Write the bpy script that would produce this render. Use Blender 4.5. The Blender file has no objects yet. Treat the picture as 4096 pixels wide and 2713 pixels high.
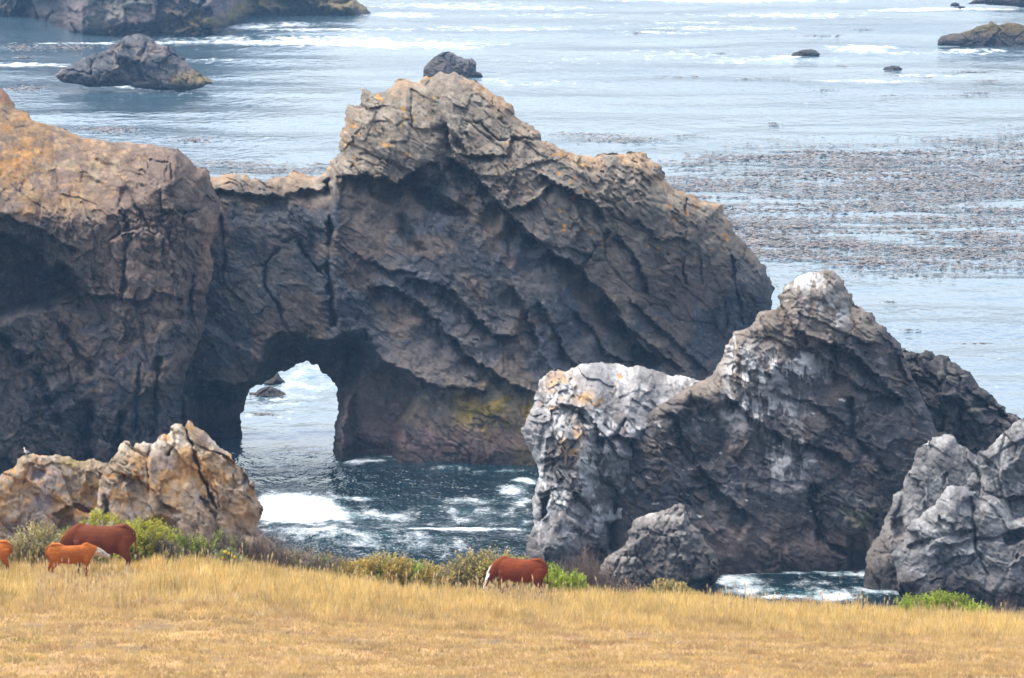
import bpy, bmesh, math, random
import numpy as np
from mathutils import Vector, Matrix

# ------------------------------------------------------------------ camera, sky, sun, exposure
SC = bpy.context.scene
COL = SC.collection
W0, H0 = 4096.0, 2713.0            # photograph size: pixel positions below are in these units
FOC = 21270.0                      # focal length in those pixels
CAMH = 49.0                        # camera height above the sea
PITCH = math.radians(6.65)
cam_d = bpy.data.cameras.new('camera'); cam = bpy.data.objects.new('camera', cam_d); COL.objects.link(cam)
cam_d.sensor_fit = 'HORIZONTAL'; cam_d.sensor_width = 36.0; cam_d.lens = 36.0 * FOC / W0
cam_d.clip_start = 1.0; cam_d.clip_end = 9000.0
cam.location = (0, 0, CAMH); cam.rotation_euler = (math.pi/2 - PITCH, 0, 0)
cam_d.dof.use_dof = True; cam_d.dof.focus_distance = 340.0; cam_d.dof.aperture_fstop = 2.8
SC.camera = cam

SUN_EL, SUN_AZ = math.radians(62), math.radians(-62)      # azimuth from +Y towards +X
world = bpy.data.worlds.new('World'); SC.world = world; world.use_nodes = True
nt = world.node_tree; nt.nodes.clear()
sky = nt.nodes.new('ShaderNodeTexSky'); sky.sky_type = 'NISHITA'; sky.sun_disc = False
sky.sun_elevation = SUN_EL; sky.sun_rotation = SUN_AZ
sky.air_density = 1.0; sky.dust_density = 4.0; sky.ozone_density = 1.5
hs = nt.nodes.new('ShaderNodeHueSaturation'); hs.inputs['Saturation'].default_value = 0.64   # thin overcast
bg = nt.nodes.new('ShaderNodeBackground'); bg.inputs['Strength'].default_value = 0.15
wo = nt.nodes.new('ShaderNodeOutputWorld')
nt.links.new(sky.outputs[0], hs.inputs['Color']); nt.links.new(hs.outputs[0], bg.inputs[0]); nt.links.new(bg.outputs[0], wo.inputs[0])

sun_d = bpy.data.lights.new('sun', 'SUN'); sun_d.energy = 1.1; sun_d.angle = math.radians(55); sun_d.color = (1.0, 0.93, 0.84)
sun = bpy.data.objects.new('sun', sun_d); COL.objects.link(sun)
sv = Vector((math.sin(SUN_AZ)*math.cos(SUN_EL), math.cos(SUN_AZ)*math.cos(SUN_EL), math.sin(SUN_EL)))
sun.rotation_euler = sv.to_track_quat('Z', 'Y').to_euler()
sun.location = (-40, 100, 120)

SC.view_settings.view_transform = 'Standard'; SC.view_settings.look = 'None'
SC.view_settings.gamma = 1.0; SC.view_settings.use_curve_mapping = False
SC.view_settings.exposure = 1.58
SC.render.engine = 'CYCLES'
SC.cycles.max_bounces = 5; SC.cycles.diffuse_bounces = 2; SC.cycles.glossy_bounces = 2
SC.cycles.transmission_bounces = 2; SC.cycles.volume_bounces = 0; SC.cycles.transparent_max_bounces = 4
SC.cycles.use_denoising = True; SC.cycles.use_adaptive_sampling = False
SC.cycles.sample_clamp_indirect = 4.0

# ------------------------------------------------------------------ pixel <-> place
cp, sp_ = math.cos(PITCH), math.sin(PITCH)
def ray(px, py):
    a = (np.asarray(px, float) - W0/2)/FOC; b = -(np.asarray(py, float) - H0/2)/FOC
    # camera: right = X, up = (0, sin p, cos p), forward = (0, cos p, -sin p)
    return a, b*sp_ + cp, b*cp - sp_
def at_depth(px, py, Y):
    dx, dy, dz = ray(px, py); t = Y/dy
    return dx*t, np.asarray(Y)+0*t, CAMH + dz*t
def on_sea(px, py, z=0.0):
    dx, dy, dz = ray(px, py); t = (z-CAMH)/dz
    return dx*t, dy*t
def seaY(py):
    return float(on_sea(2048, py)[1])

# ------------------------------------------------------------------ numpy noise
def _h(ix, iy, s):
    h = (ix.astype(np.int64)*374761393 + iy.astype(np.int64)*668265263 + s*974634777) & 0xffffffff
    h = ((h ^ (h >> 13))*1274126177) & 0xffffffff
    h = ((h ^ (h >> 15))*2246822519) & 0xffffffff
    return (h ^ (h >> 16))/4294967296.0
def noise2(x, y, s=0):
    ix = np.floor(x); iy = np.floor(y); fx = x-ix; fy = y-iy
    ux = fx*fx*fx*(fx*(fx*6-15)+10); uy = fy*fy*fy*(fy*(fy*6-15)+10)
    def g(i, j):
        a = _h(ix+i, iy+j, s)*6.2831853
        return np.cos(a)*(fx-i)+np.sin(a)*(fy-j)
    n0 = g(0, 0)*(1-ux)+g(1, 0)*ux; n1 = g(0, 1)*(1-ux)+g(1, 1)*ux
    return (n0*(1-uy)+n1*uy)*1.5
def fbm(x, y, o=4, s=0, gain=0.5, ridged=False):
    v = 0; a = 1; n = 0
    for k in range(o):
        q = noise2(x, y, s+k*17)
        if ridged: q = 1-2*np.abs(q)
        v = v+a*q; n += a; a *= gain; x = x*2.03+11.3; y = y*2.03-7.1
    return v/n
def voro(x, y, s=0):
    ix = np.floor(x); iy = np.floor(y)
    F1 = np.full(x.shape, 9.0); F2 = F1.copy(); cx = np.zeros_like(x); cy = cx.copy(); dx1 = cx.copy(); dy1 = cx.copy()
    for i in (-1, 0, 1):
        for j in (-1, 0, 1):
            jx = ix+i; jy = iy+j
            dx = x-(jx+_h(jx, jy, s)); dy = y-(jy+_h(jx, jy, s+5)); d = np.hypot(dx, dy)
            m = d < F1
            F2 = np.where(m, F1, np.minimum(F2, d)); F1 = np.where(m, d, F1)
            cx = np.where(m, jx, cx); cy = np.where(m, jy, cy); dx1 = np.where(m, dx, dx1); dy1 = np.where(m, dy, dy1)
    return F1, F2, cx, cy, dx1, dy1
def facets(x, y, s, tilt=1.0, step=0.5):
    F1, F2, cx, cy, dx, dy = voro(x, y, s)
    return (_h(cx, cy, s+9)-.5)*step + ((_h(cx, cy, s+3)-.5)*dx+(_h(cx, cy, s+4)-.5)*dy)*2*tilt, F2-F1, _h(cx, cy, s+7)
def sst(a, b, x):
    t = np.clip((x-a)/(b-a), 0, 1); return t*t*(3-2*t)

# ------------------------------------------------------------------ materials
def new_mat(name):
    m = bpy.data.materials.new(name); m.use_nodes = True; t = m.node_tree
    return m, t, t.nodes['Principled BSDF']
def N(t, typ, **kw):
    n = t.nodes.new(typ)
    for k, v in kw.items():
        if k in n.inputs: n.inputs[k].default_value = v
        else: setattr(n, k, v)
    return n
def attr_mat(name, rough=0.9, bump_scale=3.0, bump=0.4, var=0.35, spec=0.25, dist=0.1, trans=0.0):
    """surface whose colour is stored with the mesh, broken up by two noises, with fine relief"""
    m, t, b = new_mat(name)
    a = N(t, 'ShaderNodeAttribute', attribute_name='Col')
    tc = N(t, 'ShaderNodeTexCoord')
    n1 = N(t, 'ShaderNodeTexNoise', Scale=bump_scale, Detail=9.0, Roughness=0.74)
    n2 = N(t, 'ShaderNodeTexNoise', Scale=bump_scale*0.23, Detail=4.0, Roughness=0.6)
    t.links.new(tc.outputs['Object'], n1.inputs['Vector']); t.links.new(tc.outputs['Object'], n2.inputs['Vector'])
    mr = N(t, 'ShaderNodeMapRange'); mr.inputs['From Min'].default_value = .3; mr.inputs['From Max'].default_value = .7
    mr.inputs['To Min'].default_value = 1-var; mr.inputs['To Max'].default_value = 1+var
    ad = N(t, 'ShaderNodeMath', operation='ADD'); ml = N(t, 'ShaderNodeMath', operation='MULTIPLY'); ml.inputs[1].default_value = .5
    t.links.new(n1.outputs['Fac'], ad.inputs[0]); t.links.new(n2.outputs['Fac'], ad.inputs[1]); t.links.new(ad.outputs[0], ml.inputs[0])
    t.links.new(ml.outputs[0], mr.inputs['Value'])
    mx = N(t, 'ShaderNodeVectorMath', operation='MULTIPLY')
    t.links.new(a.outputs['Color'], mx.inputs[0]); t.links.new(mr.outputs[0], mx.inputs[1])
    t.links.new(mx.outputs[0], b.inputs['Base Color'])
    b.inputs['Roughness'].default_value = rough; b.inputs['Specular IOR Level'].default_value = spec
    if bump > 0:
        bp = N(t, 'ShaderNodeBump', Strength=bump, Distance=dist)
        t.links.new(n1.outputs['Fac'], bp.inputs['Height']); t.links.new(bp.outputs[0], b.inputs['Normal'])
    if trans > 0:
        tr = N(t, 'ShaderNodeBsdfTranslucent'); ms = N(t, 'ShaderNodeMixShader', Fac=trans)
        t.links.new(mx.outputs[0], tr.inputs['Color'])
        t.links.new(b.outputs[0], ms.inputs[1]); t.links.new(tr.outputs[0], ms.inputs[2])
        t.links.new(ms.outputs[0], t.nodes['Material Output'].inputs['Surface'])
    return m
M_ROCK = attr_mat('weathered_rock', 0.92, 3.2, 0.9, 0.6, 0.2, 0.16)
M_FAR = attr_mat('far_rock', 0.85, 1.4, 0.8, 0.5, 0.25, 0.3)
M_NEAR = attr_mat('near_rock', 0.92, 6.0, 0.8, 0.5, 0.2, 0.08)
M_LEAF = attr_mat('leaf', 0.7, 9.0, 0.0, 0.25, 0.2, trans=0.3)
M_GRASS = attr_mat('dry_grass_blade', 0.75, 0.9, 0.0, 0.22, 0.2, trans=0.3)
M_TWIG = attr_mat('twig', 0.9, 8.0, 0.0, 0.25, 0.1)
M_SOIL = attr_mat('dry_soil', 0.95, 2.0, 0.5, 0.3, 0.1, 0.05)
M_HIDE = attr_mat('cow_hide', 0.85, 9.0, 0.6, 0.3, 0.12, 0.03)
M_KELP = attr_mat('kelp', 0.35, 1.5, 0.0, 0.3, 0.5)
M_FEATHER = attr_mat('feather', 0.7, 30.0, 0.0, 0.08, 0.2)

# ------------------------------------------------------------------ object helpers
def tag(o, label=None, cat=None, group=None, kind=None):
    if label: o['label'] = label
    if cat: o['category'] = cat
    if group: o['group'] = group
    if kind: o['kind'] = kind
    return o
def empty(name, loc=(0, 0, 0), rz=0.0):
    o = bpy.data.objects.new(name, None); COL.objects.link(o); o.location = loc; o.rotation_euler = (0, 0, rz)
    o.empty_display_size = 0.2
    return o
def mesh_obj(name, v, f, mat, col=None, parent=None, smooth=True):
    """v (n,3), f either (m,k) array or list of such arrays"""
    me = bpy.data.meshes.new(name)
    fs = f if isinstance(f, list) else [f]
    v = np.ascontiguousarray(v, dtype=np.float32)
    me.vertices.add(len(v)); me.vertices.foreach_set('co', v.ravel())
    loops = np.concatenate([a.ravel() for a in fs]).astype(np.int32)
    tot = np.concatenate([np.full(len(a), a.shape[1], np.int32) for a in fs])
    st = np.concatenate([[0], np.cumsum(tot)[:-1]]).astype(np.int32)
    me.loops.add(len(loops)); me.loops.foreach_set('vertex_index', loops)
    me.polygons.add(len(tot)); me.polygons.foreach_set('loop_start', st); me.polygons.foreach_set('loop_total', tot)
    if smooth: me.polygons.foreach_set('use_smooth', np.ones(len(tot), bool))
    if col is not None:
        ca = me.color_attributes.new('Col', 'FLOAT_COLOR', 'POINT')
        c4 = np.ones((len(v), 4), np.float32); c4[:, :3] = np.clip(col, 0, 1); ca.data.foreach_set('color', c4.ravel())
    me.update(calc_edges=True); me.validate()
    me.materials.append(mat)
    o = bpy.data.objects.new(name, me); COL.objects.link(o)
    if parent is not None: o.parent = parent
    return o

# ------------------------------------------------------------------ outline tools (pixel plane)
def seg_dist(pts, px, py, closed=True):
    """distance to polyline, side sign, overshoot past the ends, nearest point"""
    P = np.asarray(pts, float)
    A = P if closed else P[:-1]; B = np.roll(P, -1, 0) if closed else P[1:]
    best = np.full(px.shape, 1e18); side = np.zeros(px.shape); over = np.zeros(px.shape)
    nx = np.zeros(px.shape); ny = np.zeros(px.shape); n = len(A)
    for k in range(n):
        ax, ay = A[k]; dx, dy = B[k]-A[k]; L2 = dx*dx+dy*dy+1e-9
        t0 = ((px-ax)*dx+(py-ay)*dy)/L2; t = np.clip(t0, 0, 1)
        qx = ax+t*dx; qy = ay+t*dy; d = (px-qx)**2+(py-qy)**2
        m = d < best
        best = np.where(m, d, best); nx = np.where(m, qx, nx); ny = np.where(m, qy, ny)
        side = np.where(m, np.sign(dx*(py-ay)-dy*(px-ax)), side)
        if not closed:
            L = math.sqrt(L2); o = np.zeros(px.shape)
            if k == 0: o = np.maximum(o, -t0*L)
            if k == n-1: o = np.maximum(o, (t0-1)*L)
            over = np.where(m, o, over)
    return np.sqrt(best), side, over, nx, ny
def inside_rows(polys, xs, ys):
    I = np.zeros((len(ys), len(xs)), bool)
    for r, y in enumerate(ys):
        cr = []
        for P in polys:
            Q = np.roll(P, -1, 0)
            m = (P[:, 1] > y) != (Q[:, 1] > y)
            if m.any():
                a, b = P[m], Q[m]; cr.append(a[:, 0]+(y-a[:, 1])/(b[:, 1]-a[:, 1])*(b[:, 0]-a[:, 0]))
        if cr:
            c = np.sort(np.concatenate(cr)); I[r] = (np.searchsorted(c, xs) % 2) == 1
    return I
def inside_pts(P, px, py):
    P = np.asarray(P, float); Q = np.roll(P, -1, 0); c = np.zeros(px.shape, bool)
    for (ax, ay), (bx, by) in zip(P, Q):
        if ay == by: continue
        m = ((ay > py) != (by > py)) & (px < ax+(py-ay)/(by-ay)*(bx-ax)); c ^= m
    return c
def roughen(P, amp, rng, levels=4):
    """break the straight runs of a traced outline into uneven rock edges"""
    P = [tuple(p) for p in P]
    for _ in range(levels):
        out = []
        for k, a in enumerate(P):
            b = P[(k+1) % len(P)]; out.append(a)
            L = math.hypot(b[0]-a[0], b[1]-a[1])
            if L > 7:
                q = rng.uniform(-1, 1)*min(amp, L*0.24); t = rng.uniform(.35, .65)
                out.append((a[0]+(b[0]-a[0])*t-(b[1]-a[1])/L*q, a[1]+(b[1]-a[1])*t+(b[0]-a[0])/L*q))
        P = out; amp *= 0.75
    return np.array(P)

# depth painters: all return metres away from the camera for points px, py
def ledge(pts, amp, L, soft=5, lip=0.3, end=18):
    def f(px, py):
        P = np.asarray(pts, float); r = np.zeros(px.shape); m4 = 4*L+20
        k = (px > P[:, 0].min()-m4) & (px < P[:, 0].max()+m4) & (py > P[:, 1].min()-m4) & (py < P[:, 1].max()+m4)
        if not k.any(): return r
        x, y = px[k], py[k]
        w = 11*noise2(x/45, y/45, 81)+7*noise2(x/17, y/17, 82)+4*noise2(x/7, y/7, 85); w2 = 11*noise2(x/45, y/45, 83)+7*noise2(x/17, y/17, 84)
        d, s, o, _, _ = seg_dist(pts, x+w, y+w2, False)
        sd = d*s; e = np.exp(-(o/end)**2)
        r[k] = .90*amp*e*np.clip(1+.8*noise2(x/70, y/70, 86), .3, 1.5)*(sst(-soft, soft, sd)*np.exp(-np.maximum(sd, 0)/L) - lip*(1-sst(-soft, soft, sd))*np.exp(np.minimum(sd, 0)/(.5*L)))
        return r
    return f
def crack(pts, depth, w, end=14, wob=9):
    def f(px, py):
        P = np.asarray(pts, float); r = np.zeros(px.shape); m4 = 4*w+30
        k = (px > P[:, 0].min()-m4) & (px < P[:, 0].max()+m4) & (py > P[:, 1].min()-m4) & (py < P[:, 1].max()+m4)
        if not k.any(): return r
        x, y = px[k], py[k]
        q = wob*noise2(x/55, y/55, 71)+.5*wob*noise2(x/19, y/19, 72); q2 = wob*noise2(x/55, y/55, 73)+.5*wob*noise2(x/19, y/19, 74)
        d, s, o, _, _ = seg_dist(pts, x+q, y+q2, False)
        we = w*np.clip(.8+.9*noise2(x/60, y/60, 75)+.4*noise2(x/22, y/22, 76), .3, 1.7)
        r[k] = depth*np.clip(.75+.9*noise2(x/80, y/80, 77), .15, 1.3)*np.exp(-(d/we)**2)*np.exp(-(o/end)**2)
        return r
    return f
def bowl(poly, depth, soft=25, inner=1.0):
    def f(px, py):
        P = np.asarray(poly, float); r = np.zeros(px.shape); m4 = soft+20
        k = (px > P[:, 0].min()-m4) & (px < P[:, 0].max()+m4) & (py > P[:, 1].min()-m4) & (py < P[:, 1].max()+m4)
        if not k.any(): return r
        x, y = px[k], py[k]
        w = 8*noise2(x/50, y/50, 91)+4*noise2(x/18, y/18, 92)
        d, _, _, _, _ = seg_dist(poly, x+w, y-w, True)
        sd = np.where(inside_pts(poly, x+w, y-w), d, -d)
        r[k] = depth*sst(-soft*(1-inner), soft, sd)
        return r
    return f

def finish_col(c, u, v, Z, Y0, seed, scale):
    """grain, lichen speckle and the dark tidal band that every rock standing in the sea carries"""
    g = fbm(u*1.6/scale, v*1.6/scale, 4, seed+201, .75); c = c*np.clip(1+.5*g, .4, 1.7)[:, None]
    c = mixc(c, c.mean(0)*1.9, .45*sst(.30, .42, fbm(u*2.2/scale, v*2.2/scale, 3, seed+202, .6)))
    if Y0 > 250:
        z = Z+.8*fbm(u/1.2, v/1.2, 3, seed+203)
        c = mixc(c, (.032, .027, .024), .85*sst(1.5, .5, z)); c = mixc(c, (.10, .075, .06), .5*sst(2.6, 1.4, z)*sst(.6, 1.6, z))
    return c
ROCK_TRI = 0
def build_rock(name, outline, Y0, base_py, mat, colour, holes=(), step=4.0, lean=0.12, slope=None, cush=(4, 4), back=5.0,
               paint=(), strata=(0.7, 1.6), amps=(1.2, .9, .45, .16), scale=1.0, seed=1, rough_amp=7, hole_cush=(1, 1),
               parent=None, Yfun=None, rel=None, crk=1.0):
    """A rock mass: its visible face as uneven relief in front of a closed, bulging body behind the traced outline.
    Y0 is the distance where it meets the water (or ground) at base_py; lean is metres back per metre of height."""
    rng = random.Random(seed)
    mpp = Y0/FOC
    P = np.asarray(outline, float)
    fine = [roughen(outline, rough_amp, rng)]+[roughen(h, rough_amp*.7, rng) for h in holes]
    edge = P
    keep_edge = [k for k in range(len(P)) if not (P[k, 1] > base_py and P[(k+1) % len(P), 1] > base_py)]
    def cushion(px, py):
        d = np.full(px.shape, 1e9)
        for k in keep_edge:
            q = seg_dist([P[k], P[(k+1) % len(P)]], px, py, False)[0]; d = np.minimum(d, q)
        return np.where(inside_pts(P, px, py), d, 0)*mpp
    ca, sa = math.cos(strata[0]), math.sin(strata[0])
    def front(px, py):
        u = (px-2048)*mpp/scale; v = (py-1356)*mpp/scale
        hgt = (base_py-py)*mpp
        Y = (Yfun(px, py) if Yfun else Y0) + lean*hgt
        if slope is not None: Y = Y+slope(px, py)*mpp
        d = cushion(px, py); q = 1-np.clip(d/cush[0], 0, 1)
        Y = Y+cush[1]*(1-np.sqrt(np.clip(1-q*q, 0, 1)))
        for h in holes:
            dh = seg_dist(h, px, py, True)[0]*mpp; q = 1-np.clip(dh/hole_cush[0], 0, 1)
            Y = Y+hole_cush[1]*(1-np.sqrt(np.clip(1-q*q, 0, 1)))
        for p in paint: Y = Y+p(px, py)
        wu = u+.55*fbm(u/3, v/3, 3, seed+1)+.10*noise2(u*1.7, v*1.7, seed+61); wv = v+.55*fbm(u/3, v/3, 3, seed+2)+.10*noise2(u*1.7, v*1.7, seed+62)
        al = (ca*wu+sa*wv)/strata[1]; ac = -sa*wu+ca*wv
        big = fbm(u/9, v/9, 3, seed+3)*1.6
        f1, e1, _ = facets(al/3.6, ac/3.6, seed+11, 1.0, .7)
        f2, e2, _ = facets(al/1.35, ac/1.35, seed+12, 1.0, .6)
        f3, e3, _ = facets(al/.55, ac/.55, seed+13, 1.0, .7)
        f4, e4, _ = facets(al/.30, ac/.21, seed+14, 1.0, .9)                     # thin bedding
        fr = .5*fbm(al*.6, ac*1.3, 5, seed+20, .62)+.6*fbm(u*1.2, v*1.2, 5, seed+21, .68)
        gate = sst(-.15, .30, fbm(u/5, v/5, 2, seed+30)); g2 = sst(-.2, .3, fbm(u/2.2, v/2.2, 2, seed+31))
        reg = .50+.85*sst(-.12, .30, fbm(u/4.5, v/4.5, 3, seed+32))               # shattered zones between plain slabs
        off = (amps[0]*big + amps[1]*1.25*(f1*.95+crk*.6*np.exp(-(e1/.045)**2)*(.1+gate)) + amps[2]*1.2*(f2*(.45+.6*reg)+crk*.5*np.exp(-(e2/.08)**2)*g2*(.15+.85*gate))
               + reg*(amps[3]*1.1*f3+amps[3]*.6*np.exp(-(e3/.15)**2)*gate+amps[3]*.85*f4) + (.45+.65*reg)*amps[3]*1.35*fr)
        if rel is not None: off = amps[0]*big+(off-amps[0]*big)*rel(px, py)
        return Y+off*scale, u*scale, v*scale, d
    tris = 0
    out_v, out_f, out_c, base = [], [], [], 0
    for which, st in (('f', step), ('b', step*2.6)):
        x0, y0 = fine[0].min(0)-2*st; x1, y1 = fine[0].max(0)+2*st
        xs = np.arange(x0, x1+st, st); ys = np.arange(y0, y1+st, st)
        I = inside_rows(fine, xs, ys)
        D = I.copy()
        D[1:] |= I[:-1]; D[:-1] |= I[1:]; E = D.copy(); D[:, 1:] |= E[:, :-1]; D[:, :-1] |= E[:, 1:]
        idx = -np.ones(D.shape, np.int64); idx[D] = np.arange(D.sum())
        GX, GY = np.meshgrid(xs, ys); px = GX[D].copy(); py = GY[D].copy(); ins = I[D]
        o = ~ins
        bx = np.zeros(o.sum()); by = bx.copy(); bd = np.full(o.sum(), 1e18)
        for F in fine:
            d, _, _, nx, ny = seg_dist(F, px[o], py[o], True); m = d < bd
            bx = np.where(m, nx, bx); by = np.where(m, ny, by); bd = np.where(m, d, bd)
        px[o] = bx; py[o] = by
        Y, u, v, d = front(px, py)
        if which == 'b':
            de = np.where(ins, np.maximum(d, .02), 0)
            for h in holes:
                de = np.minimum(de, np.where(ins, seg_dist(h, px, py, True)[0]*mpp, 0))
            q = 1-np.clip(de/(back*.8), 0, 1)
            Y = Y + back*np.sqrt(np.clip(1-q*q, 0, 1)) + .02
        X, YY, Z = at_depth(px, py, Y)
        q = (I[:-1, :-1] | I[1:, :-1] | I[:-1, 1:] | I[1:, 1:]) if which == 'f' else (I[:-1, :-1] & I[1:, :-1] & I[:-1, 1:] & I[1:, 1:])
        a, b_, c_, d_ = idx[:-1, :-1][q], idx[:-1, 1:][q], idx[1:, 1:][q], idx[1:, :-1][q]
        F = np.stack([a, d_, c_, b_] if which == 'f' else [a, b_, c_, d_], 1)
        out_v.append(np.stack([X, YY, Z], 1)); out_f.append(F+base); out_c.append(finish_col(colour(px, py, u, v, Z), u, v, Z, Y0, seed, scale)); base += len(X)
    V = np.concatenate(out_v); Fc = np.concatenate(out_f); C = np.concatenate(out_c)
    org = np.array([V[:, 0].mean(), V[:, 1].min(), max(0.0, V[:, 2].min())])
    ob = mesh_obj(name, V-org, Fc, mat, C, parent)
    ob.location = org
    return ob

def mixc(a, b, t):
    return a*(1-t[:, None])+np.asarray(b)[None, :]*t[:, None]
def base_col(c, n): return np.tile(np.asarray(c, float), (n, 1))
def spots(u, v, s, sc, thr, soft=.08):
    return sst(thr, thr+soft, fbm(u*sc, v*sc, 4, s, .6))

# ------------------------------------------------------------------ the sea
def lerp_pts(px, pts):
    P = np.asarray(pts, float); return np.interp(px, P[:, 0], P[:, 1])
# foam: (px, py, half width px, half height px, strength) of patches of broken water, placed on the sea surface
FOAM = [(1185, 2030, 195, 64, 1.2), (1400, 1838, 70, 6, .7), (1500, 1835, 70, 6, .6), (1620, 1832, 70, 7, .7), (1800, 1862, 80, 6, .55), (1900, 1876, 80, 6, .5), (2040, 1872, 90, 6, .6), (2090, 1990, 40, 40, .5), (2100, 2100, 30, 60, .45), (2900, 2300, 40, 14, .7), (3250, 2276, 160, 7, .7), (3560, 2335, 60, 10, .6), (1010, 1800, 60, 6, .4), (860, 1860, 90, 8, .4), (1430, 1978, 130, 15, .6), (1080, 2080, 120, 25, .5), (1500, 2050, 200, 26, .42), (1880, 2030, 300, 26, .36), (2060, 1940, 110, 22, .55),
        (1900, 1985, 220, 20, .5), (1850, 2128, 330, 10, .85), (2110, 1905, 60, 16, .8), (1380, 2150, 340, 40, .38), (1700, 2190, 380, 60, .35), (1450, 2080, 420, 60, .30), (1950, 2080, 260, 50, .33),
        (1200, 2240, 250, 40, .35), (1600, 1818, 190, 10, .6), (1735, 1822, 50, 16, 1.0), (1280, 1795, 160, 12, .35), (1150, 1850, 260, 26, .25), (1420, 1830, 110, 9, .5),
        (2950, 2312, 90, 24, .85), (3120, 2280, 220, 9, .7), (3400, 2290, 130, 10, .8), (3000, 2348, 140, 16, .75), (3230, 2325, 160, 14, .35), (3300, 2370, 230, 30, .55), (3480, 2350, 120, 22, .5), (3100, 2375, 160, 18, .5),
        (3450, 2262, 40, 24, .5),
        (1150, 1600, 190, 120, .33), (1230, 1480, 120, 40, .5), (1150, 1530, 150, 16, .55), (1120, 1590, 70, 8, .5), (1180, 1740, 180, 30, .3),
        (1350, 170, 640, 18, .85), (1650, 185, 280, 14, .75), (1150, 150, 420, 13, .7), (1250, 120, 380, 9, .75), (1000, 105, 120, 9, .9), (1150, 95, 200, 9, .75), (700, 165, 180, 8, .65), (420, 175, 420, 8, .65), (100, 255, 210, 9, .9),
        (830, 242, 150, 6, .6), (640, 178, 60, 6, .6), (2000, 112, 500, 12, .5), (2900, -2, 480, 10, .85), (2750, 90, 260, 9, .5), (2900, 110, 330, 7, .7), (3200, 60, 260, 8, .6), (3000, 60, 420, 12, .35),
        (3900, 32, 260, 8, .85), (3650, 40, 170, 7, .8), (3550, 42, 120, 6, .6), (3420, 195, 170, 12, .75), (3150, 228, 90, 8, .8), (3500, 190, 140, 8, .7), (3050, 240, 330, 22, .35), (3600, 212, 160, 8, .45), (2700, 215, 260, 20, .35),
        (3450, 318, 260, 6, .7), (3700, 300, 200, 6, .55), (3880, 205, 170, 8, .7), (2650, 130, 240, 5, .8), (2250, 60, 400, 14, .35), (1750, 20, 420, 16, .5), (2100, 30, 380, 10, .5), (1600, 60, 160, 10, .7), (2300, 240, 420, 25, .22),
        (520, 345, 60, 8, .7), (700, 375, 140, 6, .35), (330, 350, 120, 6, .4), (1070, 360, 40, 5, .6), (1950, 318, 120, 7, .5), (2150, 330, 240, 9, .35), (1000, 540, 500, 60, .10), (560, 470, 500, 40, .10)]
CHOP = .27
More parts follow.
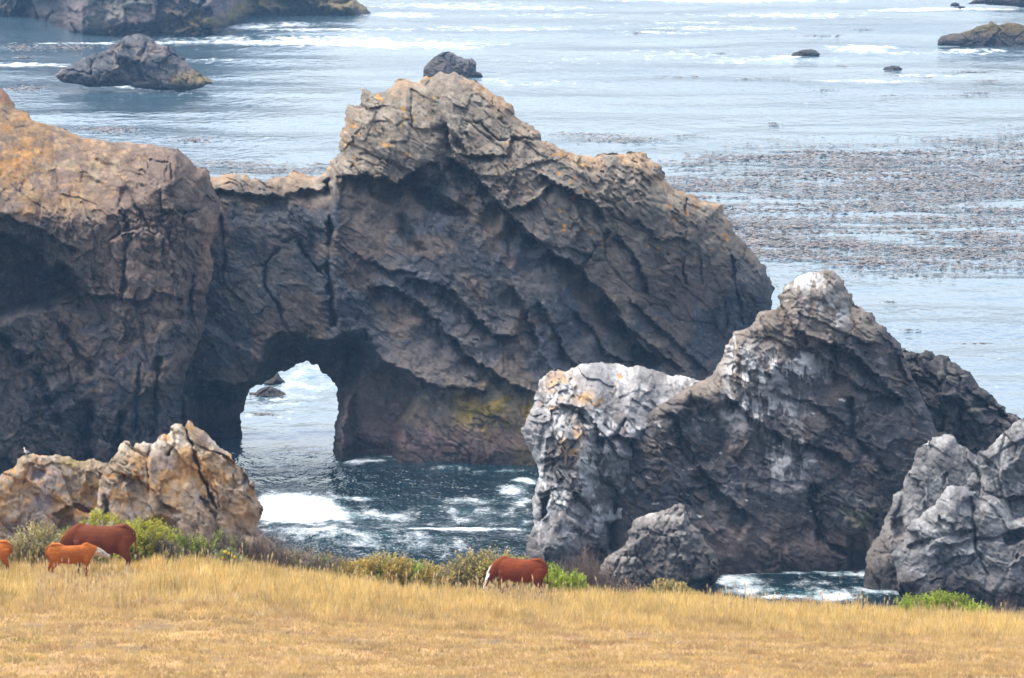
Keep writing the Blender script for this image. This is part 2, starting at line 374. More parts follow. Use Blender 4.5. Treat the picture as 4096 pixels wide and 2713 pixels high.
def build_sea():
    st = 7.6
    py = np.concatenate([np.arange(2620, -90, -st)]); Ys = np.concatenate([[60., 120., 170., 215.], on_sea(np.full(len(py), 2048.), py)[1]])
    Ys = Ys[np.concatenate([[True, True, True, True], Ys[4:] > 222])]
    Ys = np.concatenate([Ys, [Ys[-1]+30, Ys[-1]+90, 1500., 2200., 3200., 4200.]])
    core = np.arange(-240, 4340, st); ext = np.array([120, 300, 700, 1500, 3500, 9000, 20000.])
    pxs = np.concatenate([(core[0]-ext)[::-1], core, core[-1]+ext])
    a = (pxs-2048)/FOC
    Yg, Ag = np.meshgrid(Ys, a, indexing='ij'); X = Ag*np.hypot(Yg, CAMH); Y = Yg
    nr, nc = X.shape
    x, y = X.ravel(), Y.ravel()
    dist = y
    # swell: long crests roughly across the view, shorter chop on top; kept gentle where kelp damps it
    rng = random.Random(5); z = np.zeros_like(x)
    for k in range(26):
        wl = 2.2*1.13**k; ang = math.radians(90+rng.uniform(-38, 38)+8); ph = rng.uniform(0, 6.28)
        amp = 0.0035*wl**0.9
        spacing = dist*dist*st/FOC/CAMH
        amp = amp*sst(2.5, 5.0, wl/np.maximum(spacing, .1)) if wl < 40 else amp
        kx, ky = math.cos(ang)*6.2832/wl, math.sin(ang)*6.2832/wl
        q = .5+.5*np.sin(kx*x+ky*y+ph+1.3*noise2(x/(3*wl), y/(3*wl), 300+k)); z = z+amp*(2*q**1.6-1)*(.6+.8*noise2(x/(6*wl), y/(6*wl), 330+k)**2)
    # projected pixel of the resting surface, for where broken water lies
    t = np.hypot(y*cp+CAMH*sp_, 0)
    PX = 2048+FOC*x/(y*cp+CAMH*sp_); PY = 1356.5+FOC*(CAMH*cp-y*sp_)/(y*cp+CAMH*sp_)
    foam = np.zeros_like(x)
    wq = fbm(x/6, y/9, 4, 601)*.55; QX = PX; QY = PY
    for (cx, cy, rx, ry, s) in FOAM:
        d = ((PX-cx)/rx+wq)**2+((PY-cy)/ry+1.4*wq)**2
        foam = np.maximum(foam, s*np.exp(-d*d*.9)) if s > .9 else np.maximum(foam, s*np.exp(-d))+.25*np.minimum(foam, s*np.exp(-d))
    # around the rocks the water is churned
    foam = np.clip(foam, 0, 1.5)
    kel = kelp_density(PX, PY)
    z = z*(1-.6*kel) + .10*np.clip(foam, 0, 1)*noise2(x/.9, y/1.6, 77)
    idx = np.arange(nr*nc).reshape(nr, nc)
    F = np.stack([idx[:-1, :-1].ravel(), idx[:-1, 1:].ravel(), idx[1:, 1:].ravel(), idx[1:, :-1].ravel()], 1)
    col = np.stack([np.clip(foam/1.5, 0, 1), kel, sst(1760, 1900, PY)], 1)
    m, t, b = new_mat('sea_water')
    at = N(t, 'ShaderNodeAttribute', attribute_name='Col'); sep = N(t, 'ShaderNodeSeparateColor'); t.links.new(at.outputs['Color'], sep.inputs[0])
    tc = N(t, 'ShaderNodeTexCoord')
    def noise(sx, sy, sc, det, rot=0.08, rough=.6):
        mp = N(t, 'ShaderNodeMapping'); mp.inputs['Scale'].default_value = (sx, sy, 1); mp.inputs['Rotation'].default_value = (0, 0, rot)
        n = N(t, 'ShaderNodeTexNoise', Scale=sc, Detail=det, Roughness=rough)
        t.links.new(tc.outputs['Object'], mp.inputs[0]); t.links.new(mp.outputs[0], n.inputs['Vector']); return n
    chop = noise(.60, .34, 1.0, 3.0, .12, .6); rip = noise(.09, .055, 1.0, 4.0, -.05); slick = noise(.016, .022, 1.0, 4.0, .06)
    fo = noise(.55, .22, 1.0, 8.0, .05, .74)
    # foam coverage: patch strength against a lacy noise
    ad = N(t, 'ShaderNodeMath', operation='ADD'); t.links.new(sep.outputs[0], ad.inputs[0])
    sc_ = N(t, 'ShaderNodeMapRange'); sc_.inputs['From Min'].default_value = .25; sc_.inputs['From Max'].default_value = .75; sc_.inputs['To Min'].default_value = -.50; sc_.inputs['To Max'].default_value = .30
    t.links.new(fo.outputs['Fac'], sc_.inputs['Value']); t.links.new(sc_.outputs[0], ad.inputs[1])
    fm = N(t, 'ShaderNodeMapRange', interpolation_type='SMOOTHSTEP'); fm.inputs['From Min'].default_value = .06; fm.inputs['From Max'].default_value = .66
    t.links.new(ad.outputs[0], fm.inputs['Value'])
    # green aerated water round the foam
    gr = N(t, 'ShaderNodeMapRange', interpolation_type='SMOOTHSTEP'); gr.inputs['From Min'].default_value = .1; gr.inputs['From Max'].default_value = .6
    t.links.new(sep.outputs[0], gr.inputs['Value'])
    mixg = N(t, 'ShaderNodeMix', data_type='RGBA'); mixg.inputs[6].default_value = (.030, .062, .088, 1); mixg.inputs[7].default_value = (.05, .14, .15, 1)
    mixd = N(t, 'ShaderNodeMix', data_type='RGBA'); mixd.inputs[7].default_value = (.004, .018, .025, 1)   # darker base inside the cove, painting in the dark rock reflected there
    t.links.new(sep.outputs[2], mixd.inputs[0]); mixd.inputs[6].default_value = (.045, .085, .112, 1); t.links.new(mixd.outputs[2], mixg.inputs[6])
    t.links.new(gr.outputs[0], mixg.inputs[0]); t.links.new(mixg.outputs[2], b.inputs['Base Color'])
    b.inputs['Roughness'].default_value = .09; b.inputs['IOR'].default_value = 1.333; b.inputs['Specular IOR Level'].default_value = .5
    def mul(a_, k):
        m_ = N(t, 'ShaderNodeMath', operation='MULTIPLY'); t.links.new(a_, m_.inputs[0])
        if isinstance(k, float): m_.inputs[1].default_value = k
        else: t.links.new(k, m_.inputs[1])
        return m_.outputs[0]
    def add(a_, b_):
        m_ = N(t, 'ShaderNodeMath', operation='ADD'); t.links.new(a_, m_.inputs[0]); t.links.new(b_, m_.inputs[1]); return m_.outputs[0]
    sl = N(t, 'ShaderNodeMapRange'); sl.inputs['From Min'].default_value = .36; sl.inputs['From Max'].default_value = .60; sl.inputs['To Min'].default_value = .45; sl.inputs['To Max'].default_value = 1.0
    t.links.new(slick.outputs['Fac'], sl.inputs['Value'])
    cv = noise(.80, .42, 1.0, 3.0, .1, .6)
    hh = add(mul(add(mul(chop.outputs['Fac'], CHOP), mul(rip.outputs['Fac'], .30)), sl.outputs[0]), mul(mul(cv.outputs['Fac'], sep.outputs[2]), 1.7))
    bp = N(t, 'ShaderNodeBump', Strength=1.0, Distance=1.0); t.links.new(hh, bp.inputs['Height'])
    t.links.new(bp.outputs[0], b.inputs['Normal'])
    fd = N(t, 'ShaderNodeBsdfDiffuse'); fd.inputs['Color'].default_value = (.80, .86, .89, 1)
    ms = N(t, 'ShaderNodeMixShader'); t.links.new(fm.outputs[0], ms.inputs[0]); t.links.new(b.outputs[0], ms.inputs[1]); t.links.new(fd.outputs[0], ms.inputs[2])
    t.links.new(ms.outputs[0], t.nodes['Material Output'].inputs['Surface'])
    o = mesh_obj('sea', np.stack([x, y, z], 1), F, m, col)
    tag(o, kind='structure')
    return o
KELP_TOP = [(2500, 640), (2700, 640), (2900, 590), (3100, 560), (3400, 560), (3700, 545), (4096, 510), (4400, 490)]
KELP_BOT = [(2500, 700), (2700, 1050), (3000, 1150), (3300, 1140), (3600, 1130), (3900, 1120), (4400, 1090)]
def kelp_density(px, py):
    t = lerp_pts(px, KELP_TOP); b = lerp_pts(px, KELP_BOT)
    return sst(-25, 60, py-t)*sst(-20, 110, b-py)*sst(2350, 2700, px)
build_sea()

def build_kelp():
    rng = np.random.default_rng(12)
    n = 330000
    px = rng.uniform(2450, 4330, n); py = rng.uniform(480, 1190, n)
    x, y = on_sea(px, py)
    dens = kelp_density(px, py)
    st = fbm(x/15+.15*y/9, y/5.0, 4, 40, .6)+.35*noise2(x/30, y/24, 45)
    keep = rng.random(n) < np.clip(dens*(.13+.55*st), 0, .6)
    # stray rafts and strands on the open water
    rafts = [(3280, 143, 85, 2), (2680, 123, 40, 3), (2560, 134, 30, 1.5), (3450, 118, 60, 2), (3000, 318, 70, 2), (2720, 311, 20, 2), (2780, 309, 20, 1.5), (3130, 311, 45, 1.5), (3370, 267, 22, 3), (3880, 289, 110, 2), (3950, 327, 50, 4), (3700, 313, 60, 2.5),
             (3090, 496, 26, 5), (2760, 545, 60, 3), (3560, 385, 60, 2), (3850, 385, 150, 2), (3900, 372, 70, 2), (3300, 360, 40, 2), (2880, 215, 20, 2), (2640, 310, 30, 1), (110, 355, 70, 10), (90, 230, 30, 5), (240, 450, 30, 3), (420, 520, 120, 14), (780, 560, 90, 10),
             (900, 655, 160, 8), (1150, 680, 150, 8), (1030, 665, 140, 6), (1290, 660, 60, 8), (2500, 560, 160, 12), (2350, 540, 150, 8), (3560, 1212, 26, 3), (4060, 1303, 70, 2), (3640, 1323, 30, 2), (3920, 1378, 60, 3), (1200, 105, 30, 2), (600, 190, 60, 3), (280, 190, 120, 12), (80, 190, 70, 14), (1050, 1660, 40, 3), (1060, 690, 220, 6)]
    ex = [(rng.normal(cx, rx*.55, k), rng.normal(cy, ry*.55, k)) for (cx, cy, rx, ry) in rafts for k in [int(16+rx*ry*.22)]]
    px = np.concatenate([px[keep]]+[e[0] for e in ex]); py = np.concatenate([py[keep]]+[e[1] for e in ex])
    nx = sum(len(e[0]) for e in ex)
    x, y = on_sea(px, py); n = len(x)
    big = np.ones(n); big[-nx:] = .8
    L = rng.uniform(.10, .50, n)*big*(y/520)**.7; Wd = rng.uniform(.08, .36, n)*big*(y/520)**1.0
    ang = rng.normal(.06, .35, n); k = 4
    th = np.linspace(0, 2*np.pi, k, endpoint=False)[None, :]+rng.uniform(-.3, .3, (n, k)); rr = rng.uniform(.45, 1.15, (n, k))
    lx = np.cos(th)*rr*L[:, None]; ly = np.sin(th)*rr*Wd[:, None]
    vx = x[:, None]+lx*np.cos(ang)[:, None]-ly*np.sin(ang)[:, None]; vy = y[:, None]+lx*np.sin(ang)[:, None]+ly*np.cos(ang)[:, None]
    vz = .07+rng.uniform(-.05, .05, (n, k))
    V = np.stack([vx, vy, vz], 2).reshape(-1, 3); F = np.arange(n*k).reshape(n, k)
    F = np.concatenate([F[:, [0, 1, 2]], F[:, [0, 2, 3]]])
    c = np.array([[.13, .09, .055], [.10, .078, .06], [.16, .11, .058], [.08, .068, .058]])[rng.integers(0, 4, n)]*rng.uniform(.7, 1.3, (n, 1))
    o = mesh_obj('floating_kelp', V, F, M_KELP, np.repeat(c, k, 0), smooth=False)
    tag(o, 'brown kelp canopy floating in streaky rafts on the sea right of the arch', 'kelp', kind='stuff')
build_kelp()

# ------------------------------------------------------------------ rocks
DARK = (.105, .100, .105); GREY = (.17, .155, .145); TAN = (.30, .235, .175); BROWN = (.20, .145, .105)
GUANO = (.50, .495, .475); LICHEN = (.42, .21, .045); SOIL = (.40, .225, .085); ALGAE = (.17, .125, .025); PINK = (.22, .145, .135)
def zone(px, py, line, soft, u, v, s, amp=40):
    return sst(-soft, soft, lerp_pts(px, line)-py+amp*fbm(u/2.2, v/2.2, 3, s)*1.4)
def blob(px, py, cx, cy, rx, ry): return np.exp(-(((px-cx)/rx)**2+((py-cy)/ry)**2))

# --- the far headland along the top left
def col_farhead(px, py, u, v, Z):
    c = base_col((.066, .066, .069), len(px)); c = mixc(c, (.17, .155, .125), .8*np.clip(blob(px, py, 350, 90, 120, 70)+blob(px, py, 480, 80, 100, 90)+.5*spots(u, v, 3, .25, .05), 0, 1))
    c = mixc(c, (.17, .12, .115), .6*spots(u, v, 4, .12, .0))
    c = mixc(c, (.055, .055, .06), np.clip(1.3*blob(px, py, 165, 50, 105, 75), 0, 1))
    w = sst(4.2, 1.6, Z+1.5*fbm(u/4, v/4, 3, 9))
    return mixc(c, ALGAE, w*sst(600, 720, px)*.95)
build_far = build_rock('headland', [(-900, -200), (-700, -380), (-260, -420), (200, -520), (700, -430), (1100, -260), (1330, -90), (1419, -5), (1440, 18), (1468, 30), (1492, 58), (1499, 80), (1470, 95), (1400, 108), (1300, 112), (1180, 100), (1090, 92), (1010, 82), (930, 104), (885, 140), (770, 160), (660, 166), (590, 164), (463, 168), (380, 156), (279, 140), (225, 122), (119, 106), (-260, 92), (-700, 70), (-900, 60)],
    820, 168, M_FAR, col_farhead, step=5, lean=.7, cush=(7, 7), back=22, strata=(.5, 1.3), amps=(1.8, 1.6, .8, .35), scale=2.0, seed=31, rough_amp=5,
    Yfun=lambda px, py: 820+np.interp(px, [-300, 60, 330, 850, 1010, 1500], [62, 55, 8, 8, 62, 62]),
    paint=[bowl([(80, -40), (240, -30), (282, 60), (270, 145), (100, 120), (40, 60)], 9, 30), ledge([(560, 110), (700, 70), (860, 20)], 3, 40), ledge([(700, 125), (900, 55), (1100, 20), (1400, 20)], -3.5, 30, 8, 0)])
tag(build_far, 'distant hazy grey cliff running out to sea at the upper left corner', 'headland')

# --- dark rocks out in the water
def col_dark(px, py, u, v, Z):
    c = base_col((.042, .043, .047), len(px)); c = mixc(c, (.080, .078, .078), spots(u, v, 13, .35, .05)); c = mixc(c, BROWN, .45*spots(u, v, 14, .3, .1))
    return c
def col_darkalg(px, py, u, v, Z):
    c = col_dark(px, py, u, v, Z)
    return mixc(c, ALGAE, np.clip(sst(3.2, 1.2, Z)*sst(640, 730, px), 0, 1)*(.5+.5*spots(u, v, 15, .5, -.2)))
o = build_rock('sea_rock', [(217, 305), (237, 285), (267, 267), (314, 249), (332, 231), (368, 211), (427, 202), (439, 184), (463, 172), (510, 142), (546, 136), (569, 139), (617, 160), (629, 178), (682, 184), (712, 219), (741, 243), (765, 273), (801, 297), (830, 308), (854, 332), (801, 352), (712, 366), (630, 362), (552, 352), (522, 342), (427, 346), (368, 349), (308, 337), (255, 331)],
    700, 366, M_FAR, col_darkalg, step=3.2, lean=.9, cush=(3.5, 3), back=8, strata=(.55, 1.4), amps=(.9, .9, .5, .22), scale=1.25, seed=41, rough_amp=4,
    paint=[ledge([(440, 190), (540, 240), (560, 300)], -1.2, 40), bowl([(480, 250), (560, 240), (600, 330), (520, 340)], 2.0, 20), ledge([(630, 180), (700, 250), (720, 340)], -1.0, 50), crack([(590, 160), (560, 230)], 1.2, 8)])
tag(o, 'broad dark jagged islet with mossy right toe in the upper left water', 'sea rock', 'dark rocks out in the water')
def small_rock(outline, base, label, seed, colf=col_dark, lean=.8, algae=False, step=2.6):
    Y = seaY(base)
    o = build_rock('sea_rock', outline, Y, base, M_FAR, colf, step=step, lean=lean, cush=(1.6, 1.5), back=max(2.0, (max(p[0] for p in outline)-min(p[0] for p in outline))*Y/FOC*.35),
                   strata=(.3, 1.3), amps=(.5, .6, .4, .2), scale=.8, seed=seed, rough_amp=2.2)
    return tag(o, label, 'sea rock', 'dark rocks out in the water')
small_rock([(1692, 307), (1695, 271), (1710, 253), (1734, 230), (1769, 209), (1799, 206), (1835, 227), (1858, 236), (1888, 233), (1906, 253), (1903, 283), (1924, 292), (1933, 312), (1900, 322), (1800, 322), (1690, 318)], 312, 'rounded dark rock showing just behind the summit of the arch', 42)
def col_mossy(px, py, u, v, Z):
    c = base_col((.035, .032, .032), len(px)); return mixc(c, (.085, .058, .014), .85*sst(.9, 2.4, Z+.8*fbm(u/2, v/2, 3, 8)))
small_rock([(3160, 231), (3164, 222), (3176, 210), (3210, 199), (3250, 198), (3284, 216), (3270, 226), (3220, 232)], 227, 'low brown rock with foam on its right, upper right water', 43, col_mossy)
small_rock([(3526, 281), (3544, 267), (3570, 263), (3590, 265), (3611, 277), (3600, 284), (3540, 285)], 281, 'lone small dark hump rock in calm water, upper right', 44, col_mossy)
small_rock([(3750, 184), (3751, 162), (3771, 142), (3845, 132), (3879, 122), (3913, 105), (3953, 98), (3964, 85), (3994, 101), (4028, 91), (4075, 95), (4120, 110), (4190, 130), (4230, 170), (4200, 192), (4021, 192), (3940, 192), (3886, 199), (3850, 188)], 190, 'long mossy reef rock cut off by the right picture edge', 45, col_mossy)
small_rock([(3870, 16), (3899, -2), (3960, -22), (4060, -45), (4200, -50), (4300, -10), (4280, 40), (4096, 30), (3980, 22)], 26, 'mossy reef rock in the upper right corner', 46, col_mossy)
small_rock([(3800, 24), (3806, 14), (3820, 9), (3834, 13), (3838, 22), (3820, 28)], 24, 'left one of two tiny rocks beside the corner reef', 47, col_mossy, step=2)
small_rock([(3828, 31), (3836, 22), (3850, 25), (3859, 24), (3860, 32), (3845, 35)], 32, 'right one of two tiny rocks beside the corner reef', 48, col_mossy, step=2)
small_rock([(1022, 1571), (1044, 1553), (1083, 1545), (1108, 1557), (1130, 1568), (1146, 1580), (1120, 1586), (1040, 1584), (1000, 1582), (995, 1570)], 1578, 'lower of two dark rocks seen through the arch opening', 49, col_dark)
small_rock([(1040, 1535), (1060, 1515), (1090, 1500), (1106, 1486), (1118, 1500), (1126, 1512), (1142, 1531), (1120, 1538)], 1532, 'upper of two dark rocks seen through the arch opening', 50, col_dark)

# --- the rock arch
TANLINE_A = [(820, 745), (1000, 760), (1200, 750), (1377, 715), (1540, 725), (1620, 700), (1730, 665), (1830, 660), (1900, 720), (2050, 860), (2250, 1000), (2400, 1010), (2600, 1060), (2800, 1000), (3000, 1060), (3150, 1100)]
def col_arch(px, py, u, v, Z):
    c = base_col((.062, .065, .074), len(px))
    c = mixc(c, (.110, .098, .088), .7*spots(u, v, 51, .22, 0)); c = mixc(c, (.135, .098, .070), .6*spots(u, v, 52, .16, .02))
    t = zone(px, py, TANLINE_A, 110, u, v, 53, 60)
    c = mixc(c, (.165, .135, .100), t*.8)
    t2 = zone(px, py, [(820, 720), (1300, 740), (1500, 690), (1700, 600), (1900, 560), (2200, 760), (2600, 800), (3100, 900)], 90, u, v, 54, 60)
    c = mixc(c, (.245, .212, .162), t2*.75*(.4+.6*spots(u, v, 55, .5, -.1)))
    edge = zone(px, py, [(836, 735), (1250, 735), (1320, 700), (1400, 470), (1580, 360), (1800, 320), (1990, 420), (2160, 560), (2380, 700), (2600, 700), (2800, 830), (2950, 960), (3100, 1100)], 45, u, v, 56, 40)
    c = mixc(c, (.36, .235, .13), edge*.6*spots(u, v, 57, .35, -.15))
    c = mixc(c, LICHEN, t*.9*spots(u, v, 58, 1.6, .30, .05)*spots(u, v, 158, .2, -.1))
    lo = np.clip(blob(px, py, 1950, 1640, 210, 95)+blob(px, py, 2050, 1710, 140, 110), 0, 1)
    c = mixc(c, (.19, .145, .075), lo*.8); c = mixc(c, (.24, .17, .03), lo*.8*spots(u, v, 59, .5, .0))
    c = mixc(c, (.20, .16, .135), np.clip(blob(px, py, 1700, 1470, 260, 90), 0, 1)*.6)
    c = mixc(c, PINK, sst(3.0, 1.2, Z+1.2*fbm(u/2, v/2, 3, 60))*.8*sst(1340, 1420, px))
    c = mixc(c, ALGAE, sst(1.5, .6, Z)*sst(2020, 2080, px))
    c = mixc(c, (.065, .062, .07), sst(900, 960, px)*0+sst(2.5, .5, Z)*sst(1340, 1300, px)*.6)
    return c
MOUTH = [(745, 1900), (748, 1580), (775, 1524), (860, 1530), (942, 1542), (1010, 1520), (1044, 1444), (1057, 1368), (1108, 1336), (1159, 1330), (1210, 1333), (1255, 1358), (1312, 1366), (1382, 1332), (1450, 1340), (1470, 1400), (1440, 1500), (1400, 1600), (1375, 1700), (1352, 1900)]
HOLE = [(1217, 1448), (1185, 1454), (1159, 1476), (1140, 1486), (1108, 1486), (1083, 1515), (1035, 1540), (993, 1572), (981, 1617), (971, 1648), (961, 1661), (968, 1738), (974, 1763), (968, 1960), (1330, 1960), (1338, 1821), (1334, 1789), (1341, 1725), (1350, 1661), (1350, 1604), (1341, 1534), (1319, 1508), (1280, 1483), (1268, 1457), (1255, 1460)]
ARCH = [(690, 640), (836, 706), (890, 700), (925, 694), (985, 697), (1003, 718), (1032, 715), (1068, 721), (1097, 709), (1151, 706), (1157, 691), (1222, 697), (1258, 709), (1299, 691), (1316, 663), (1322, 639), (1342, 633), (1369, 609), (1357, 568), (1360, 538), (1381, 502), (1384, 461), (1396, 416), (1443, 422), (1443, 351), (1455, 351), (1485, 372), (1526, 369), (1550, 360), (1574, 328), (1633, 316), (1660, 327), (1704, 304), (1722, 310), (1763, 286), (1799, 295), (1823, 289), (1864, 313), (1930, 339), (1953, 360), (1989, 384), (2048, 419), (2060, 455), (2075, 476), (2125, 502), (2161, 532), (2164, 559), (2202, 574), (2232, 591), (2297, 615), (2357, 624), (2386, 627), (2434, 618), (2499, 618), (2570, 609), (2601, 635), (2645, 666), (2652, 717), (2703, 757), (2770, 777), (2804, 804), (2885, 818), (2892, 852), (2933, 899), (2966, 960), (3021, 1021), (3061, 1060), (3085, 1125), (3092, 1172), (3090, 1208), (3075, 1260), (3030, 1330), (2990, 1420), (2960, 1560), (2900, 1700), (2880, 1960), (690, 1960)]
arch = build_rock('sea_arch', ARCH, 351, 1840, M_ROCK, col_arch, crk=.8, rel=lambda px, py: 1-.48*sst(-40, 120, py-lerp_pts(px, TANLINE_A)), holes=[HOLE], lean=.26, cush=(3.2, 3.6), back=13, hole_cush=(.8, .8), strata=(.78, 2.0), amps=(.8, .55, .36, .27), seed=61, rough_amp=10,
    Yfun=lambda px, py: 351+np.interp(px, [700, 1250, 1340, 2200, 3000], [3.0, 2.0, .0, -3.0, 4.0]),
    slope=lambda px, py: np.maximum(0, lerp_pts(px, [(690, 740), (1300, 745), (1450, 600), (1800, 560), (2000, 640), (2300, 760), (2600, 800), (2900, 950), (3100, 1150)])-py)*.55,
    paint=[bowl(MOUTH, 8.5, 70, .9), bowl([(1370, 1345), (1465, 1342), (1491, 1387), (1529, 1444), (1625, 1483), (1670, 1521), (1700, 1560), (1620, 1700), (1600, 1860), (1370, 1900)], 3.6, 60, .85),
        ledge([(1475, 1345), (1529, 1444), (1625, 1483), (1670, 1521), (1746, 1546), (1816, 1556), (1930, 1562)], 1.6, 70, 5),
        ledge([(2628, 1430), (2559, 1389), (2433, 1189), (2354, 1119), (2321, 1072), (2223, 1021), (2130, 951), (2032, 845), (1952, 765), (1897, 689), (1821, 642)][::-1], 3.0, 75, 5, .35),
        ledge([(1821, 642), (1800, 560), (1790, 520)][::-1], 1.6, 50, 6),
        ledge([(1840, 560), (1870, 620), (1920, 625), (2030, 620), (2040, 560)], 1.4, 25, 5),
        crack([(1860, 530), (1900, 590), (1960, 640)], .9, 6), crack([(1930, 500), (1990, 560), (2030, 560)], .8, 5), crack([(2000, 480), (2050, 550), (2160, 560)], .8, 6),
        ledge([(2180, 708), (2261, 751), (2326, 788), (2400, 826), (2420, 870)], 1.8, 35, 4, .4),
        ledge([(2037, 838), (2140, 806), (2172, 774), (2200, 740)], 1.6, 30, 4, .4), crack([(2326, 1063), (2370, 1010), (2410, 961), (2440, 920)], 1.1, 6),
        ledge([(2480, 950), (2540, 1030), (2580, 1110), (2590, 1160)], 1.3, 30, 4), ledge([(2300, 960), (2330, 900), (2300, 820)], 1.1, 35, 5),
        ledge([(2419, 1203), (2500, 1300), (2628, 1398), (2720, 1470)], 1.3, 40, 4), ledge([(2535, 1212), (2640, 1310), (2745, 1408), (2820, 1480)], 1.0, 28, 4),
        ledge([(2300, 1250), (2380, 1330), (2430, 1420), (2520, 1450)], 1.2, 35, 4), ledge([(2170, 1230), (2230, 1330), (2260, 1420), (2340, 1500)], 1.2, 45, 5), ledge([(2060, 1160), (2130, 1290), (2160, 1400), (2220, 1500)], 1.5, 60, 6),
        crack([(2740, 800), (2745, 930), (2735, 1060), (2745, 1140)], .8, 5), crack([(2800, 1010), (2810, 1140)], .6, 4), crack([(2925, 1030), (2935, 1110), (2950, 1180), (2970, 1290)], 1.2, 7), crack([(2900, 1210), (2910, 1280), (2900, 1330)], .7, 5),
        ledge([(2560, 890), (2640, 970), (2700, 950), (2740, 960)], 1.0, 25, 4),
        ledge([(1377, 705), (1453, 703), (1538, 716), (1588, 738), (1640, 690), (1728, 651)], 2.8, 85, 6, .25),
        bowl([(1440, 715), (1600, 735), (1640, 790), (1600, 850), (1480, 800)], 1.3, 40), bowl([(1643, 748), (1707, 745), (1770, 777), (1833, 824), (1875, 853), (1812, 872), (1728, 849), (1660, 815)], 2.4, 26, .85),
        ledge([(1643, 748), (1707, 745), (1770, 777), (1833, 824), (1875, 853)], 1.0, 30, 4),
        bowl([(1620, 830), (1680, 940), (1720, 1010), (1670, 1030), (1590, 960), (1570, 860)], 1.2, 40),
        ledge([(1497, 1153), (1580, 1151), (1676, 1215), (1746, 1285), (1784, 1330), (1835, 1381), (1880, 1432), (1944, 1470), (2039, 1534), (2135, 1572)], 1.9, 60, 5, .3),
        ledge([(1643, 1119), (1749, 1136), (1812, 1166), (1876, 1242), (1912, 1272), (1976, 1342), (2052, 1342)], 2.0, 55, 5, .3),
        ledge([(1430, 1020), (1480, 1050), (1560, 1085), (1650, 1090)], .9, 30, 4),
        crack([(1312, 720), (1320, 900), (1318, 1000), (1312, 1090), (1325, 1180), (1335, 1300)], 2.0, 14), crack([(1190, 960), (1240, 1050), (1310, 1120)], 1.2, 7),
        crack([(1060, 1050), (1065, 1150), (1130, 1250), (1150, 1330)], .9, 6), crack([(880, 870), (900, 1000), (890, 1180)], .9, 7), crack([(1110, 1000), (1060, 1060), (980, 1080)], .7, 5), crack([(1190, 940), (1130, 970)], .6, 5),
        ledge([(880, 760), (1010, 780), (1130, 790), (1200, 760), (1300, 760)], 1.5, 50, 6, .3), ledge([(830, 1300), (930, 1370), (1040, 1430)], -1.0, 50, 8, 0)])
tag(arch, 'tall brown rock arch with a sea-cut opening and jagged crest', 'rock arch')

# --- the left cliff joined to it
def col_cliff(px, py, u, v, Z):
    c = base_col((.092, .077, .068), len(px)); c = mixc(c, (.132, .098, .074), spots(u, v, 71, .2, -.05)); c = mixc(c, (.060, .059, .067), .8*spots(u, v, 72, .17, .02))
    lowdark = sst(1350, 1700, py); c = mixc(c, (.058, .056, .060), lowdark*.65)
    t = zone(px, py, [(-200, 900), (130, 870), (300, 900), (480, 880), (560, 900), (880, 1000)], 70, u, v, 73, 40); c = mixc(c, (.160, .120, .090), t*.85)
    s = zone(px, py, [(-200, 850), (130, 840), (300, 850), (480, 800), (560, 690), (620, 600), (700, 560), (880, 500)], 60, u, v, 74, 50)
    c = mixc(c, (.225, .142, .072), s*(.35+.65*spots(u, v, 75, .22, -.12))); c = mixc(c, (.33, .165, .045), s*.85*np.clip(blob(px, py, 70, 650, 130, 60)+.6*spots(u, v, 76, .3, .2), 0, 1)); c = mixc(c, (.165, .122, .098), s*.8*spots(u, v, 77, .33, .08))
    c = mixc(c, (.155, .112, .085), .85*sst(250, 480, px)*sst(1420, 1150, py+60*fbm(u/3, v/3, 2, 7))); c = mixc(c, (.34, .22, .14), .6*sst(760, 850, px)*sst(1500, 1200, py)*spots(u, v, 78, .25, -.1))
    c = mixc(c, (.15, .105, .07), .7*s*spots(u*.7, v*1.5, 175, 1.1, .08)); c = mixc(c, (.34, .225, .115), .6*s*spots(u*.7, v*1.5, 176, 1.3, .12)); c = mixc(c, (.32, .255, .155), .45*s*spots(u, v, 79, .5, .2)); c = mixc(c, (.20, .09, .05), blob(px, py, 10, 390, 40, 25))
    return c
